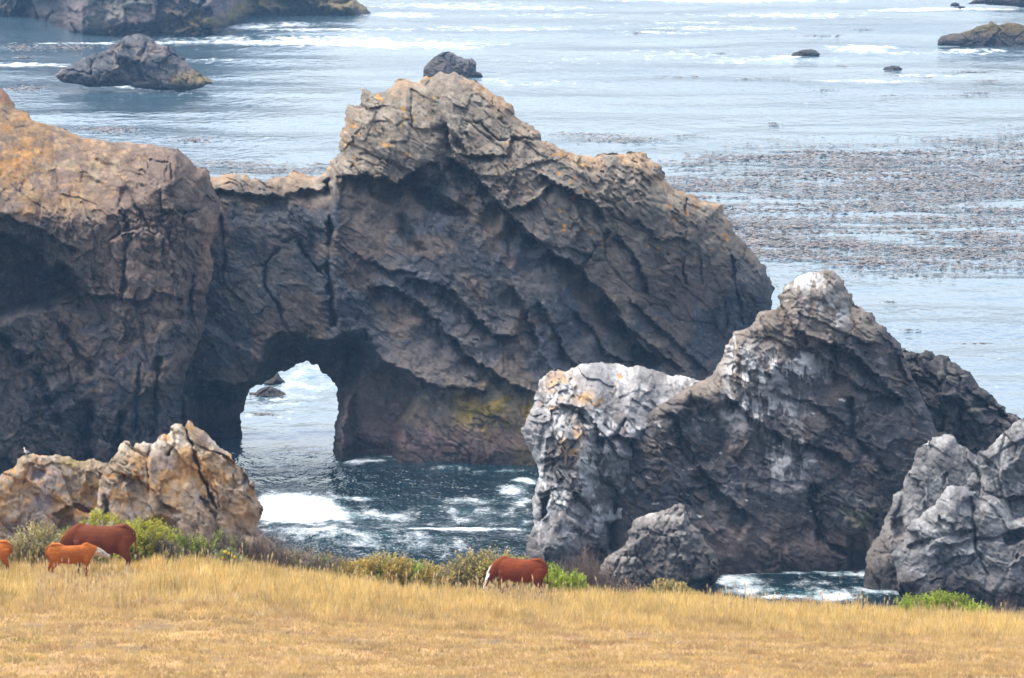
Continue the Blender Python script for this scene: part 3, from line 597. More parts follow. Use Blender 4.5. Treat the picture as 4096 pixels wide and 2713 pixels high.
cliff = build_rock('coastal_cliff', [(-760, 420), (-660, 330), (-480, 270), (-260, 300), (-120, 330), (0, 353), (24, 371), (44, 403), (65, 439), (113, 454), (139, 483), (172, 492), (237, 510), (291, 537), (332, 552), (415, 558), (457, 572), (504, 567), (593, 575), (682, 593), (724, 611), (765, 641), (789, 673), (825, 676), (838, 700), (852, 747), (876, 800), (884, 848), (872, 902), (854, 953), (842, 1013), (854, 1078), (836, 1149), (825, 1232), (819, 1303), (789, 1375), (777, 1434), (741, 1499), (730, 1553), (724, 1642), (730, 1730), (735, 1960), (-740, 1960), (-770, 1300), (-780, 800)],
    344, 1850, M_ROCK, col_cliff, crk=.7, rel=lambda px, py: 1-.62*sst(-20, 60, lerp_pts(px, [(-260, 850), (130, 850), (330, 880), (480, 830), (540, 700), (640, 560), (700, 400)])-py), lean=.14, cush=(2.6, 3.0), back=18, strata=(1.15, 1.5), amps=(.9, .6, .40, .26), seed=81, rough_amp=7,
    slope=lambda px, py: np.maximum(0, lerp_pts(px, [(-260, 860), (40, 850), (130, 850), (220, 885), (330, 890), (480, 850), (560, 800), (700, 720), (800, 700), (900, 760)])-py)*np.interp(px, [-200, 400, 700], [1.3, 1.2, .6]),
    Yfun=lambda px, py: 344+np.interp(px, [-260, 0, 300, 700, 880], [0, 1, 2.0, 1.0, 4.5]),
    paint=[bowl([(-120, 900), (77, 944), (153, 963), (214, 1071), (264, 1059), (302, 1109), (350, 1180), (330, 1195), (202, 1240), (100, 1250), (0, 1280), (-120, 1290)], 6.0, 60, .85),
        ledge([(264, 1059), (302, 1109), (350, 1180), (420, 1190)], 1.4, 40, 5), ledge([(-100, 885), (40, 870), (100, 900), (160, 920), (230, 960), (300, 1000)], 1.4, 60, 7),
        ledge([(202, 1232), (380, 1180), (480, 1190), (560, 1205), (620, 1165), (720, 1190)], 1.1, 35, 5),
        ledge([(0, 1330), (110, 1450), (180, 1560), (220, 1650)][::-1], -1.6, 60, 10, 0), crack([(0, 1330), (110, 1450), (180, 1560), (230, 1680)], 2.2, 24), crack([(200, 1240), (290, 1390), (370, 1500)], 1.4, 18),
        crack([(350, 1620), (345, 1760), (350, 1900)], 3.0, 22), crack([(480, 1660), (470, 1760), (470, 1900)], 2.6, 18), crack([(560, 1460), (552, 1560), (540, 1720)], 1.0, 9), crack([(640, 1440), (625, 1560), (615, 1740)], 1.3, 12),
        crack([(500, 860), (515, 960), (500, 1010), (495, 1130), (490, 1200)], 1.4, 9), crack([(480, 850), (510, 900), (530, 930)], 1.0, 12), crack([(770, 1110), (765, 1200), (760, 1310), (780, 1390)], 1.5, 10), crack([(805, 900), (810, 960), (805, 1010)], .9, 7),
        crack([(620, 870), (720, 850), (800, 840)], .9, 5), crack([(590, 880), (640, 885), (720, 900)], .6, 4), crack([(640, 760), (645, 830), (655, 860)], .9, 6), crack([(735, 850), (720, 920), (690, 970)], .7, 5), crack([(480, 820), (490, 760), (530, 740)], .4, 9),
        ledge([(340, 700), (420, 740), (500, 760), (570, 745)], .5, 40, 12), ledge([(400, 640), (460, 660), (560, 640)], .4, 35, 12), crack([(600, 640), (680, 650), (690, 710)], .6, 4)])
tag(cliff, 'ochre-topped brown cliff at the left edge, joined to the arch', 'cliff')

# --- right-hand stack: pale guano-covered shoulder, dark peak, black ridge
TAN_S = [(2080, 1800), (2300, 1900), (2500, 1700), (2700, 1620), (2850, 1620), (3000, 1560), (3150, 1420), (3250, 1400), (3400, 1330), (3600, 1420), (4100, 1560)]
def col_stack(px, py, u, v, Z):
    c = base_col((.060, .056, .056), len(px)); c = mixc(c, (.105, .082, .066), .7*spots(u, v, 81, .3, .02)); c = mixc(c, (.10, .098, .105), .5*spots(u, v, 82, .6, .1))
    t = zone(px, py, TAN_S, 60, u, v, 83, 50); c = mixc(c, (.195, .160, .125), t*.85*sst(3560, 3460, px))
    g = np.clip(blob(px, py, 3225, 1115, 95, 50)*.75+1.1*blob(px, py, 3170, 1455, 110, 55)+.95*blob(px, py, 2985, 1520, 80, 80)+.75*blob(px, py, 3050, 1640, 140, 70)+.6*blob(px, py, 3330, 1250, 90, 60)+.5*blob(px, py, 2940, 1380, 60, 60)+.5*blob(px, py, 3150, 1850, 90, 90)+.35*blob(px, py, 3450, 2000, 60, 40), 0, 1.2)
    c = mixc(c, GUANO, np.clip(g*(.10+1.3*spots(u*1.5, v*.55, 84, .9, -.05)), 0, .95)); c = mixc(c, GUANO, .8*spots(u*.6, v*1.6, 85, 1.3, .42, .05)*sst(3600, 3400, px))
    c = mixc(c, (.21, .155, .13), sst(3.2, 1.5, Z+fbm(u/1.5, v/1.5, 3, 86))*.85*spots(u, v, 87, .5, -.25)); c = mixc(c, (.17, .17, .09), .7*blob(px, py, 3440, 2070, 80, 60)*spots(u, v, 88, .8, -.1))
    return c
ridge = build_rock('rock_ridge', [(3380, 1500), (3560, 1400), (3618, 1391), (3657, 1409), (3670, 1412), (3704, 1400), (3731, 1409), (3740, 1424), (3793, 1424), (3823, 1451), (3882, 1486), (3909, 1534), (3942, 1564), (3977, 1593), (4022, 1629), (4024, 1650), (4078, 1670), (4180, 1740), (4300, 1850), (4380, 2050), (4380, 2420), (3380, 2420)],
    309, 2300, M_ROCK, lambda px, py, u, v, Z: mixc(base_col((.048, .045, .044), len(px)), (.11, .10, .09), .65*spots(u, v, 92, .8, .05)), lean=.45, cush=(1.6, 1.8), back=8, strata=(.9, 1.4), amps=(.8, .8, .55, .28), seed=91, rough_amp=8,
    paint=[ledge([(3600, 1400), (3610, 1600), (3640, 1750)], -1.0, 60), crack([(3840, 1520), (3840, 1650), (3850, 1760)], 1.0, 9), ledge([(3760, 1580), (3830, 1570), (3900, 1640)], -1.2, 50, 7, 0), ledge([(3880, 1560), (3960, 1640), (4020, 1660)], 1.0, 30)])
stack_root = empty('sea_stack', (float(at_depth(2900, 2290, 306)[0]), 306, 0))
tag(stack_root, 'dark peaked sea stack with white-stained tip and pale left shoulder', 'sea stack')
def under(o, root):
    o.parent = root; o.matrix_parent_inverse = Matrix.Translation(-Vector(root.location)); return o
peak = build_rock('peak', [(2500, 1700), (2640, 1620), (2760, 1545), (2820, 1520), (2849, 1502), (2868, 1463), (2892, 1427), (2901, 1380), (2921, 1356), (2933, 1326), (2981, 1314), (3022, 1285), (3034, 1249), (3076, 1243), (3123, 1222), (3120, 1202), (3111, 1184), (3129, 1157), (3165, 1125), (3200, 1104), (3254, 1086), (3295, 1077), (3337, 1083), (3354, 1104), (3378, 1125), (3387, 1157), (3411, 1178), (3411, 1202), (3417, 1217), (3446, 1231), (3485, 1249), (3503, 1285), (3544, 1308), (3568, 1344), (3605, 1385), (3640, 1480), (3700, 1620), (3780, 1800), (3800, 2000), (3760, 2420), (2450, 2420), (2440, 2000)],
    304, 2280, M_ROCK, col_stack, crk=.8, rel=lambda px, py: 1-.35*sst(-40, 160, py-lerp_pts(px, TAN_S)), lean=.30, cush=(2.2, 2.4), back=9, strata=(.62, 1.8), amps=(.75, .55, .42, .30), seed=93, rough_amp=7,
    paint=[ledge([(3130, 1225), (3170, 1300), (3230, 1345), (3330, 1375), (3420, 1420), (3500, 1500), (3600, 1600)], 1.5, 45, 4, .35), ledge([(3230, 1370), (3330, 1470), (3420, 1540), (3540, 1580)], .9, 35, 4),
        ledge([(2930, 1600), (3010, 1680), (3100, 1730), (3180, 1770), (3300, 1790), (3400, 1850)], 1.5, 45, 5, .35), ledge([(3090, 1560), (3200, 1600), (3300, 1630), (3400, 1720)], .8, 30, 4),
        bowl([(2760, 1560), (2880, 1620), (2950, 1750), (2900, 1900), (2760, 1880), (2650, 1750)], 1.6, 50), ledge([(2700, 1660), (2780, 1850), (2900, 1990), (3000, 2060)], 1.1, 60, 6, .3),
        bowl([(3230, 1930), (3290, 1940), (3280, 2010), (3230, 2000)], 1.6, 25), crack([(3240, 2000), (3270, 2080), (3300, 2170), (3380, 2210)], 1.6, 12), ledge([(3000, 1930), (3120, 1960), (3240, 1950)], -.45, 50, 14, 0),
        crack([(3400, 1600), (3420, 1750), (3560, 1900)], .9, 14), bowl([(3380, 2130), (3470, 2100), (3520, 2300), (3380, 2300)], 1.6, 40), ledge([(2900, 1420), (2980, 1470), (3080, 1500)], .8, 25, 5), ledge([(3040, 1500), (3100, 1450), (3200, 1430), (3260, 1480)], -.5, 40, 12, 0)])
under(peak, stack_root)
under(ridge, stack_root); ridge.name = 'ridge'
def col_white(px, py, u, v, Z):
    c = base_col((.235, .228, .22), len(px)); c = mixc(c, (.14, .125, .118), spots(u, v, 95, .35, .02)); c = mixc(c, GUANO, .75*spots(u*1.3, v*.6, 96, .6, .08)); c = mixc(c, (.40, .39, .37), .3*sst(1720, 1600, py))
    c = mixc(c, (.46, .27, .10), .8*np.clip(blob(px, py, 2240, 1540, 60, 60)*.8+blob(px, py, 2340, 1590, 40, 30)+blob(px, py, 2290, 1770, 40, 70), 0, 1)*spots(u, v, 97, .8, -.2)); c = mixc(c, LICHEN, .75*spots(u, v, 98, .9, .40, .05)*sst(1800, 1650, py))
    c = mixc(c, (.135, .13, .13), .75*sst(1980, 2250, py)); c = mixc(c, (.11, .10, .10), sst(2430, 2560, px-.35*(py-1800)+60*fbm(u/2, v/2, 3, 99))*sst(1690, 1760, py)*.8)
    return mixc(c, (.08, .075, .08), sst(1.6, .6, Z))
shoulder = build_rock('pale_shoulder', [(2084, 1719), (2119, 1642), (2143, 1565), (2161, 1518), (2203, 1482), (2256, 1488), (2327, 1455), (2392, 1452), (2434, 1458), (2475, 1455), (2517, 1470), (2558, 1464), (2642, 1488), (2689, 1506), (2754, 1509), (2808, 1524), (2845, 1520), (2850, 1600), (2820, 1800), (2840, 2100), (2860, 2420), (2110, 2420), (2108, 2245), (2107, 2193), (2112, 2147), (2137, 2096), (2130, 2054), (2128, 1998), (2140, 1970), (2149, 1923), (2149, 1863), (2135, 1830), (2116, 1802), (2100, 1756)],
    302.5, 2290, M_ROCK, col_white, lean=.34, cush=(2.0, 2.0), back=8, strata=(1.0, 1.3), amps=(.7, .55, .36, .24), crk=.6, seed=95, rough_amp=7,
    slope=lambda px, py: np.maximum(0, lerp_pts(px, [(2080, 1700), (2250, 1650), (2450, 1780), (2600, 1700), (2850, 1600)])-py)*1.1,
    Yfun=lambda px, py: 302.5+np.interp(px+.25*(py-1900), [2100, 2300, 2450, 2560, 2700, 2850], [0, -.8, .2, 2.4, 3.2, 3.0]),
    paint=[ledge([(2260, 1620), (2330, 1640), (2390, 1700), (2420, 1790), (2400, 1850)], 1.2, 40, 5), bowl([(2260, 1620), (2330, 1640), (2390, 1720), (2330, 1700)], 1.5, 20), ledge([(2120, 1990), (2200, 1960), (2190, 2040), (2170, 2080)], 1.0, 25, 5), bowl([(2160, 1990), (2200, 1980), (2195, 2060), (2160, 2090)], 1.8, 14),
        bowl([(2330, 1900), (2440, 1900), (2520, 1990), (2460, 2080), (2370, 1990)], 1.4, 30), bowl([(2410, 2090), (2500, 2070), (2480, 2200), (2430, 2230)], 2.2, 25), ledge([(2180, 2180), (2250, 2050), (2330, 2110), (2400, 2160)], -1.0, 60, 8, 0), ledge([(2390, 1760), (2480, 1740), (2600, 1790), (2700, 1760)], 1.3, 40, 5), crack([(2420, 1700), (2470, 1740), (2500, 1680)], .8, 7)])
under(shoulder, stack_root)

# --- grey rocks in front of it
def col_grey(px, py, u, v, Z):
    c = base_col((.162, .158, .152), len(px)); c = mixc(c, (.30, .295, .28), .8*spots(u, v, 101, .5, -.02)); c = mixc(c, (.098, .093, .093), .8*spots(u, v, 102, .4, .08))
    return mixc(c, (.07, .062, .055), sst(1.5, .6, Z+.5*fbm(u, v, 2, 103)))
def col_boulder(px, py, u, v, Z):
    c = base_col((.130, .118, .105), len(px)); c = mixc(c, (.215, .20, .178), .75*spots(u, v, 104, .6, -.02)); c = mixc(c, (.42, .40, .36), .7*sst(2110, 2040, py)*spots(u, v, 105, .7, -.15)); c = mixc(c, (.12, .108, .10), .7*spots(u, v, 106, .6, .1))
    return mixc(c, (.05, .045, .04), sst(1.3, .5, Z+.5*fbm(u, v, 2, 103)))
o = build_rock('boulder', [(2390, 2300), (2405, 2259), (2419, 2235), (2503, 2179), (2517, 2147), (2510, 2124), (2528, 2105), (2533, 2082), (2596, 2054), (2675, 2035), (2698, 2017), (2722, 2014), (2740, 2026), (2745, 2049), (2763, 2096), (2801, 2124), (2819, 2165), (2857, 2203), (2875, 2259), (2880, 2305), (2857, 2347), (2830, 2440), (2380, 2440)],
    296, 2350, M_ROCK, col_boulder, lean=.35, cush=(1.4, 1.5), back=4, strata=(1.2, 1.2), amps=(.5, .5, .32, .2), scale=.8, seed=111, rough_amp=5,
    paint=[ledge([(2500, 2190), (2580, 2130), (2660, 2150), (2700, 2130)], -.7, 40, 6, 0), ledge([(2600, 2120), (2680, 2150), (2720, 2200), (2740, 2270)], .6, 25, 4), ledge([(2745, 2050), (2740, 2150), (2760, 2260)], -.7, 30, 6, 0), crack([(2700, 2130), (2720, 2190), (2700, 2260)], .5, 8), bowl([(2790, 2320), (2850, 2300), (2850, 2350), (2790, 2360)], .8, 12)])
tag(o, 'brownish grey boulder with pale rounded top standing before the stack', 'boulder')
o = build_rock('grey_rock', [(3455, 2330), (3464, 2247), (3466, 2210), (3489, 2172), (3517, 2144), (3541, 2070), (3569, 2014), (3573, 1977), (3601, 1968), (3620, 1912), (3648, 1865), (3657, 1828), (3669, 1795), (3704, 1783), (3728, 1747), (3782, 1736), (3817, 1747), (3835, 1777), (3876, 1801), (3912, 1830), (3960, 1900), (4020, 2050), (4020, 2440), (3450, 2440)],
    299, 2310, M_ROCK, lambda px, py, u, v, Z: mixc(col_grey(px, py, u, v, Z), (.20, .175, .145), .6*sst(1980, 2150, py)), lean=.42, cush=(1.5, 1.7), back=5, strata=(1.25, 1.4), amps=(.55, .55, .34, .2), scale=.85, seed=112, rough_amp=6,
    paint=[ledge([(3640, 1900), (3700, 1960), (3720, 2060)], .7, 30, 5), bowl([(3560, 2070), (3620, 2060), (3640, 2150), (3570, 2170)], .8, 25), crack([(3780, 1900), (3770, 1960), (3810, 1990)], .7, 8)])
tag(o, 'slender grey cone-shaped rock between the stack and the pale corner rocks', 'grey rock', 'grey rocks at the right')
o = build_rock('grey_rock', [(3905, 1840), (3918, 1801), (3954, 1795), (4001, 1741), (4049, 1700), (4096, 1670), (4180, 1650), (4300, 1720), (4400, 1900), (4400, 2440), (3880, 2440), (3880, 2050), (3922, 1980), (3928, 1900)],
    296, 2370, M_ROCK, col_grey, lean=.42, cush=(1.4, 1.5), back=6, strata=(1.2, 1.3), amps=(.5, .55, .4, .24), scale=.8, seed=113, rough_amp=6,
    paint=[ledge([(3930, 1870), (3990, 1880), (4060, 1840), (4100, 1760)], -.6, 30, 6, 0), ledge([(3940, 1960), (4030, 2000), (4080, 1990)], .8, 25, 4), crack([(3960, 1860), (3990, 1960), (4000, 2050)], .6, 8)])
tag(o, 'pale knobbly grey rock rising out of frame at the right edge', 'grey rock', 'grey rocks at the right')
o = build_rock('grey_rock', [(3618, 2410), (3592, 2359), (3587, 2289), (3578, 2247), (3562, 2224), (3587, 2191), (3615, 2158), (3620, 2117), (3643, 2084), (3668, 2078), (3690, 2051), (3731, 2028), (3750, 1996), (3787, 1944), (3857, 1947), (3908, 1972), (3905, 1992), (3890, 2010), (3936, 1988), (3964, 1982), (4000, 2000), (4060, 2080), (4130, 2060), (4260, 2080), (4400, 2200), (4400, 2600), (3640, 2600)],
    291, 2440, M_ROCK, col_grey, lean=.42, cush=(1.4, 1.5), back=6, strata=(.7, 1.4), amps=(.55, .55, .36, .2), scale=.85, seed=114, rough_amp=6,
    paint=[crack([(3885, 2005), (3895, 2100), (3905, 2200), (3950, 2300)], 1.0, 9), ledge([(3770, 2080), (3830, 2130), (3880, 2120)], .7, 25, 5), ledge([(3640, 2180), (3720, 2150), (3800, 2190)], .6, 40, 6), bowl([(4000, 2130), (4096, 2110), (4150, 2160), (4030, 2190)], 1.3, 20), ledge([(3960, 2230), (4040, 2260), (4100, 2210)], -.6, 35, 6, 0), crack([(3730, 2330), (3820, 2290), (3900, 2230)], .5, 8), bowl([(3590, 2330), (3690, 2340), (3680, 2420), (3600, 2420)], .9, 25)])
tag(o, 'broad pale grey cracked rock in front at the lower right corner', 'grey rock', 'grey rocks at the right')

# ------------------------------------------------------------------ the pasture
GRASSTOP = [(-400, 2268), (0, 2264), (200, 2262), (540, 2250), (700, 2245), (930, 2245), (1133, 2276), (1365, 2305), (1598, 2337), (1831, 2347), (2279, 2372), (2559, 2377), (2838, 2382), (3100, 2414), (3275, 2426), (3555, 2440), (3927, 2463), (4096, 2468), (4500, 2490)]
YBOT = 138.0
def brow_Y(px): return np.interp(px, [0, 4096], [164.0, 172.0])
def z_at(py, Y):
    _, dy, dz = ray(0.0, py); return CAMH+dz/dy*Y
def ground_z(px, Y):
    px = np.asarray(px, float); Y = np.asarray(Y, float)
    pc = np.clip(px, -400, 4500)
    yw = brow_Y(pc); zw = z_at(lerp_pts(pc, GRASSTOP)+38, yw); zb = z_at(2713, YBOT)
    t = (Y-YBOT)/(yw-YBOT); zf = zb+(zw-zb)*np.clip(t, 0, 1)
    near = zb+(47.2-zb)*np.clip((YBOT-Y)/YBOT, 0, 1.3)**1.06
    z = np.where(Y < YBOT, near, zf)
    d = np.maximum(Y-yw, 0)
    z = z-.20*d-2.0*np.maximum(d-28, 0)-.4*np.maximum(d-24, 0)
    x = (px-2048)/FOC*Y
    return np.maximum(z, -2.5)+.06*noise2(x/2.2, Y/3.0, 501)+.10*noise2(x/6, Y/7, 502)
def on_ground(px, Y):
    x = (px-2048)/FOC*(Y*cp+ (CAMH-ground_z(px, Y))*sp_)
    return x, Y, ground_z(px, Y)
SPOTS = [(680, 2392, 60, 9), (700, 2425, 60, 9), (580, 2420, 30, 7), (880, 2410, 90, 10), (1010, 2408, 40, 7), (1120, 2477, 90, 9), (1640, 2487, 45, 8), (385, 2367, 26, 12), (345, 2610, 28, 9), (530, 2622, 40, 10), (270, 2600, 14, 9), (620, 2530, 60, 9), (860, 2650, 22, 8), (2600, 2560, 120, 8), (2730, 2590, 60, 8), (3100, 2540, 70, 7), (1990, 2600, 70, 8), (3500, 2600, 90, 8), (2300, 2480, 50, 7), (3780, 2560, 60, 8), (1400, 2590, 60, 9), (120, 2530, 60, 9)]
def bare_spots(x, Y):
    r = np.zeros(np.shape(x))
    for cx, cy, rx, ry in SPOTS:
        # worn or dunged places: from the pixel to the pasture surface
        Yc = YBOT+(2713-cy)/(2713-float(lerp_pts(np.array([cx]), GRASSTOP)[0])-38)*(float(brow_Y(cx))-YBOT)*1.0
        xc = float(on_ground(cx, Yc)[0]); r = np.maximum(r, np.exp(-((x-xc)/(rx*.0085)+.5*noise2(x*2, Y*2, 560))**2-((Y-Yc-.5)/(ry*.11)+.5*noise2(x*3, Y*2, 561))**2))
    return r
def build_field():
    pxs = np.concatenate([[-40000, -15000, -6000, -2500, -1000], np.arange(-400, 4520, 20), [5200, 7000, 11000, 20000, 45000]]).astype(float)
    Ys = np.concatenate([[-30, -10, 2, 15, 30, 50, 70, 90, 105, 118, 128, 133], np.arange(136, 176, .4), np.arange(176, 216, 1.5)])
    Yg, Pg = np.meshgrid(Ys, pxs, indexing='ij')
    Z = ground_z(Pg, Yg); X = (Pg-2048)/FOC*np.maximum(np.hypot(Yg, 30), 30)
    core = np.abs(Pg-2048) < 2600
    X = np.where(core & (Yg > 100), (Pg-2048)/FOC*(Yg*cp+(CAMH-Z)*sp_), X)
    X = np.where(Pg < -800, np.minimum(X, -30-np.abs(Pg)/160), X); X = np.where(Pg > 4900, np.maximum(X, 30+np.abs(Pg)/160), X)
    nr, nc = X.shape; idx = np.arange(nr*nc).reshape(nr, nc)
    F = np.stack([idx[:-1, :-1].ravel(), idx[:-1, 1:].ravel(), idx[1:, 1:].ravel(), idx[1:, :-1].ravel()], 1)
    x, y, z = X.ravel(), Yg.ravel(), Z.ravel()
    c = base_col((.34, .215, .09), len(x)); c = mixc(c, (.26, .165, .085), sst(-.1, .3, fbm(x/2.5, y/1.6, 4, 511))); c = mixc(c, (.17, .115, .06), np.clip(1.3*bare_spots(x, y), 0, 1)); c = mixc(c, (.17, .13, .10), sst(18, 12, z))
    o = mesh_obj('pasture', np.stack([x, y, z], 1), F, M_SOIL, c); tag(o, kind='structure')
build_field()
COWSPOTS = [(440, 163.8), (2082, 167.9)]
def build_grass():
    rng = np.random.default_rng(3); n = 380000
    px = rng.uniform(-330, 4430, n); t = rng.random(n)**.92
    yw = brow_Y(px); Y = YBOT-3+t*(yw+4-YBOT+3)
    x, _, z = on_ground(px, Y)
    far = sst(.45, .92, (Y-YBOT)/(yw-YBOT)+.16*fbm(x/3, Y/2.2, 3, 520))
    patch = fbm(x/1.6, Y/1.2, 4, 521); clump = sst(-.25, .35, fbm(x/.55, Y/.5, 2, 522))
    bare = np.clip(sst(.12, .36, fbm(x/2.8, Y/1.3, 3, 523))*(1-far*.8)+1.2*bare_spots(x, Y), 0, 1.25)
    keep = rng.random(n) < (.35+.65*clump)*(1-.75*bare)
    px, Y, x, z, far, patch, clump, yw = [q[keep] for q in (px, Y, x, z, far, patch, clump, yw)]; n = len(x)
    h = (.10+.28*far)*(.55+.75*rng.random(n))*(.75+.5*clump)*(1+.35*patch)
    for cx, cy in COWSPOTS:                                                  # grazed down where the cattle stand
        xc, yc, _ = [float(q) for q in on_ground(cx, cy)]; h = h*(1-.72*np.exp(-((x-xc)/1.6)**2-((Y-yc+1.3)/2.0)**2))
    w = rng.uniform(.012, .030, n)
    a = rng.uniform(0, 6.283, n); lean = h*rng.uniform(.05, .75, n)*(1.25-.6*far)
    wx, wy = np.cos(a)*w, np.sin(a)*w*.4
    b = rng.uniform(0, 6.283, n); lx, ly = np.cos(b)*lean+.04*h, np.sin(b)*lean
    V = np.stack([np.stack([x-wx, Y-wy, z-.02], 1), np.stack([x+wx, Y+wy, z-.02], 1), np.stack([x+lx, Y+ly, z+h], 1)], 1).reshape(-1, 3)
    F = np.arange(n*3).reshape(n, 3)
    pal = np.array([[.71, .510, .170], [.75, .585, .235], [.60, .415, .155], [.76, .635, .345], [.43, .295, .13]])
    c = pal[rng.choice(5, n, p=[.36, .25, .20, .11, .08])]
    dry = sst(-.05, .3, fbm(x/1.5, Y/1.1, 3, 530))*(1-far*.85)
    c = mixc(c, (.46, .28, .13), .75*dry); c = mixc(c, (.48, .36, .24), .6*(1-far)*sst(-.1, .3, fbm(x/1.2, Y/.9, 3, 531)))
    c = mixc(c, (.45, .31, .14), .45*(1-far))
    g = sst(.30, .5, fbm(x/1.8, Y/1.5, 3, 532))*.55*sst(1500, 300, px); c = mixc(c, (.28, .27, .07), g)
    c *= (rng.uniform(.80, 1.16, n)*(1+.42*fbm(x/.55, Y/.5, 3, 540)+.34*fbm(x/2.4, Y/1.8, 3, 541)))[:, None]
    o = mesh_obj('dry_grass', V, F, M_GRASS, np.repeat(c, 3, 0), smooth=False)
    tag(o, 'golden dry grass covering the pasture across the foreground', 'grass', kind='stuff')
build_grass()
def build_stems():
    """taller flowering stalks with seed heads that rise above the sward"""
    rng = np.random.default_rng(8); n = 420
    px = rng.uniform(-150, 4250, n); yw = brow_Y(px); Y = yw-np.abs(rng.normal(0, 3.2, n))+.8
    e = [(150, 560, 161.5, 1.2, 330), (1930, 2230, 166.8, .7, 170)]
    for a0, a1, yy, s, k in e:
        px = np.concatenate([px, rng.uniform(a0, a1, k)]); Y = np.concatenate([Y, rng.uniform(yy-6*s, yy-.8, k)])
    n = len(px); x, _, z = on_ground(px, Y); h = rng.uniform(.40, .85, n)
    tall = rng.random(n) < .07; h[tall] *= 1.35
    w = .006+.003*rng.random(n); b = rng.uniform(0, 6.283, n); lean = h*rng.uniform(.02, .28, n); tx, ty = np.cos(b)*lean, np.sin(b)*lean*.5
    V, F, C = [], [], []
    pal = np.array([[.62, .46, .22], [.55, .39, .2], [.68, .54, .30], [.42, .29, .16]])[rng.integers(0, 4, n)]
    P = np.stack([np.stack([x-w, Y, z], 1), np.stack([x+w, Y, z], 1), np.stack([x+tx*.8+w*.7, Y+ty*.8, z+h*.8], 1), np.stack([x+tx*.8-w*.7, Y+ty*.8, z+h*.8], 1),
                  np.stack([x+tx*.9-.022, Y+ty*.9, z+h*.88], 1), np.stack([x+tx, Y+ty, z+h], 1), np.stack([x+tx*.9+.022, Y+ty*.9, z+h*.9], 1), np.stack([x+tx*.78, Y+ty*.78, z+h*.76], 1)], 1)
    i = np.arange(n)[:, None]*8
    F = np.concatenate([i+np.array([[0, 1, 2, 3]]), i+np.array([[7, 6, 5, 4]])])
    o = mesh_obj('grass_stalks', P.reshape(-1, 3), F, M_GRASS, np.repeat(pal, 8, 0), smooth=False)
    tag(o, 'thin straw-coloured seed stalks standing above the pasture grass', 'grass', kind='stuff')
build_stems()

# ------------------------------------------------------------------ ochre outcrop at the pasture's edge
def col_ochre(px, py, u, v, Z):
    c = base_col((.235, .180, .120), len(px)); c = mixc(c, (.30, .18, .075), .8*spots(u, v, 121, .8, -.05)); c = mixc(c, (.23, .19, .165), .8*spots(u, v, 122, .7, .1))
    c = mixc(c, (.25, .245, .23), .6*spots(u, v, 123, 1.3, .22)); c = mixc(c, (.52, .24, .035), .8*spots(u, v, 124, 1.1, .28, .06)*sst(560, 350, px)); c = mixc(c, (.46, .41, .33), .7*spots(u, v, 125, .9, -.02)*sst(1860, 1760, py))
    c = mixc(c, (.22, .19, .16), .55*sst(1950, 2120, py)); c = mixc(c, (.17, .16, .20), np.clip(blob(px, py, 155, 1895, 34, 34)+blob(px, py, 165, 2010, 34, 34), 0, 1)*spots(u, v, 126, 3.5, -.3)); c = mixc(c, (.20, .15, .05), blob(px, py, 290, 1850, 60, 20)*.8)
    return c
oc = empty('rock_outcrop', (float(at_depth(500, 2240, 186)[0]), 186, 18)); tag(oc, 'ochre and buff fractured rock outcrop behind the grazing cow and shrubs', 'rock outcrop')
r1 = build_rock('mound', [(-170, 1960), (-80, 1920), (0, 1905), (14, 1887), (61, 1864), (68, 1836), (93, 1822), (135, 1813), (154, 1822), (186, 1822), (219, 1818), (251, 1827), (279, 1827), (303, 1841), (335, 1845), (372, 1834), (386, 1845), (400, 1845), (428, 1850), (470, 1900), (520, 2000), (540, 2440), (-170, 2440)],
    186, 2260, M_NEAR, col_ochre, lean=.5, cush=(.8, .6), back=3.2, strata=(1.0, 1.3), amps=(.5, .6, .32, .18), scale=.55, crk=.7, seed=121, rough_amp=5,
    paint=[ledge([(230, 2050), (300, 2010), (360, 2040), (410, 2060)], .5, 30, 4), bowl([(250, 2060), (300, 2050), (310, 2140), (220, 2120)], .5, 16), ledge([(320, 1860), (350, 1900), (360, 1960)], -.4, 25, 5, 0), bowl([(120, 1870), (190, 1880), (180, 1930), (125, 1925)], .3, 15)])
r2 = build_rock('peak', [(395, 1930), (420, 1880), (447, 1832), (465, 1813), (479, 1780), (500, 1762), (521, 1773), (535, 1790), (542, 1773), (559, 1776), (575, 1766), (610, 1778), (628, 1762), (656, 1734), (670, 1743), (684, 1706), (698, 1696), (726, 1697), (740, 1715), (746, 1729), (745, 1697), (752, 1682), (763, 1687), (775, 1704), (815, 1722), (852, 1762), (884, 1794), (926, 1822), (936, 1846), (959, 1869), (982, 1883), (994, 1911), (1019, 1929), (1021, 1976), (1043, 2008), (1054, 2032), (1043, 2064), (1026, 2106), (1030, 2125), (1061, 2143), (1100, 2180), (1150, 2260), (1160, 2440), (390, 2440), (380, 2100)],
    184.5, 2260, M_NEAR, col_ochre, lean=.5, cush=(.8, .55), back=3.4, strata=(.95, 1.7), amps=(.45, .6, .28, .14), scale=.6, crk=.7, seed=122, rough_amp=5,
    paint=[crack([(745, 1720), (770, 1800), (800, 1880), (830, 1960), (860, 2030)], .7, 8), ledge([(770, 1790), (830, 1860), (880, 1940), (910, 2000)], -.5, 40, 5, 0), ledge([(500, 1900), (580, 1930), (640, 2000), (700, 2040)], .45, 30, 4), bowl([(560, 2080), (640, 2050), (720, 2080), (730, 2180), (560, 2180)], .7, 25), crack([(800, 1990), (860, 2060), (870, 2130)], .5, 8), crack([(420, 1990), (430, 2080), (425, 2160)], .6, 10), ledge([(860, 1800), (930, 1880), (980, 1960), (1000, 2050)], -.35, 30, 5, 0), crack([(690, 1720), (700, 1780), (670, 1820)], .35, 6)])
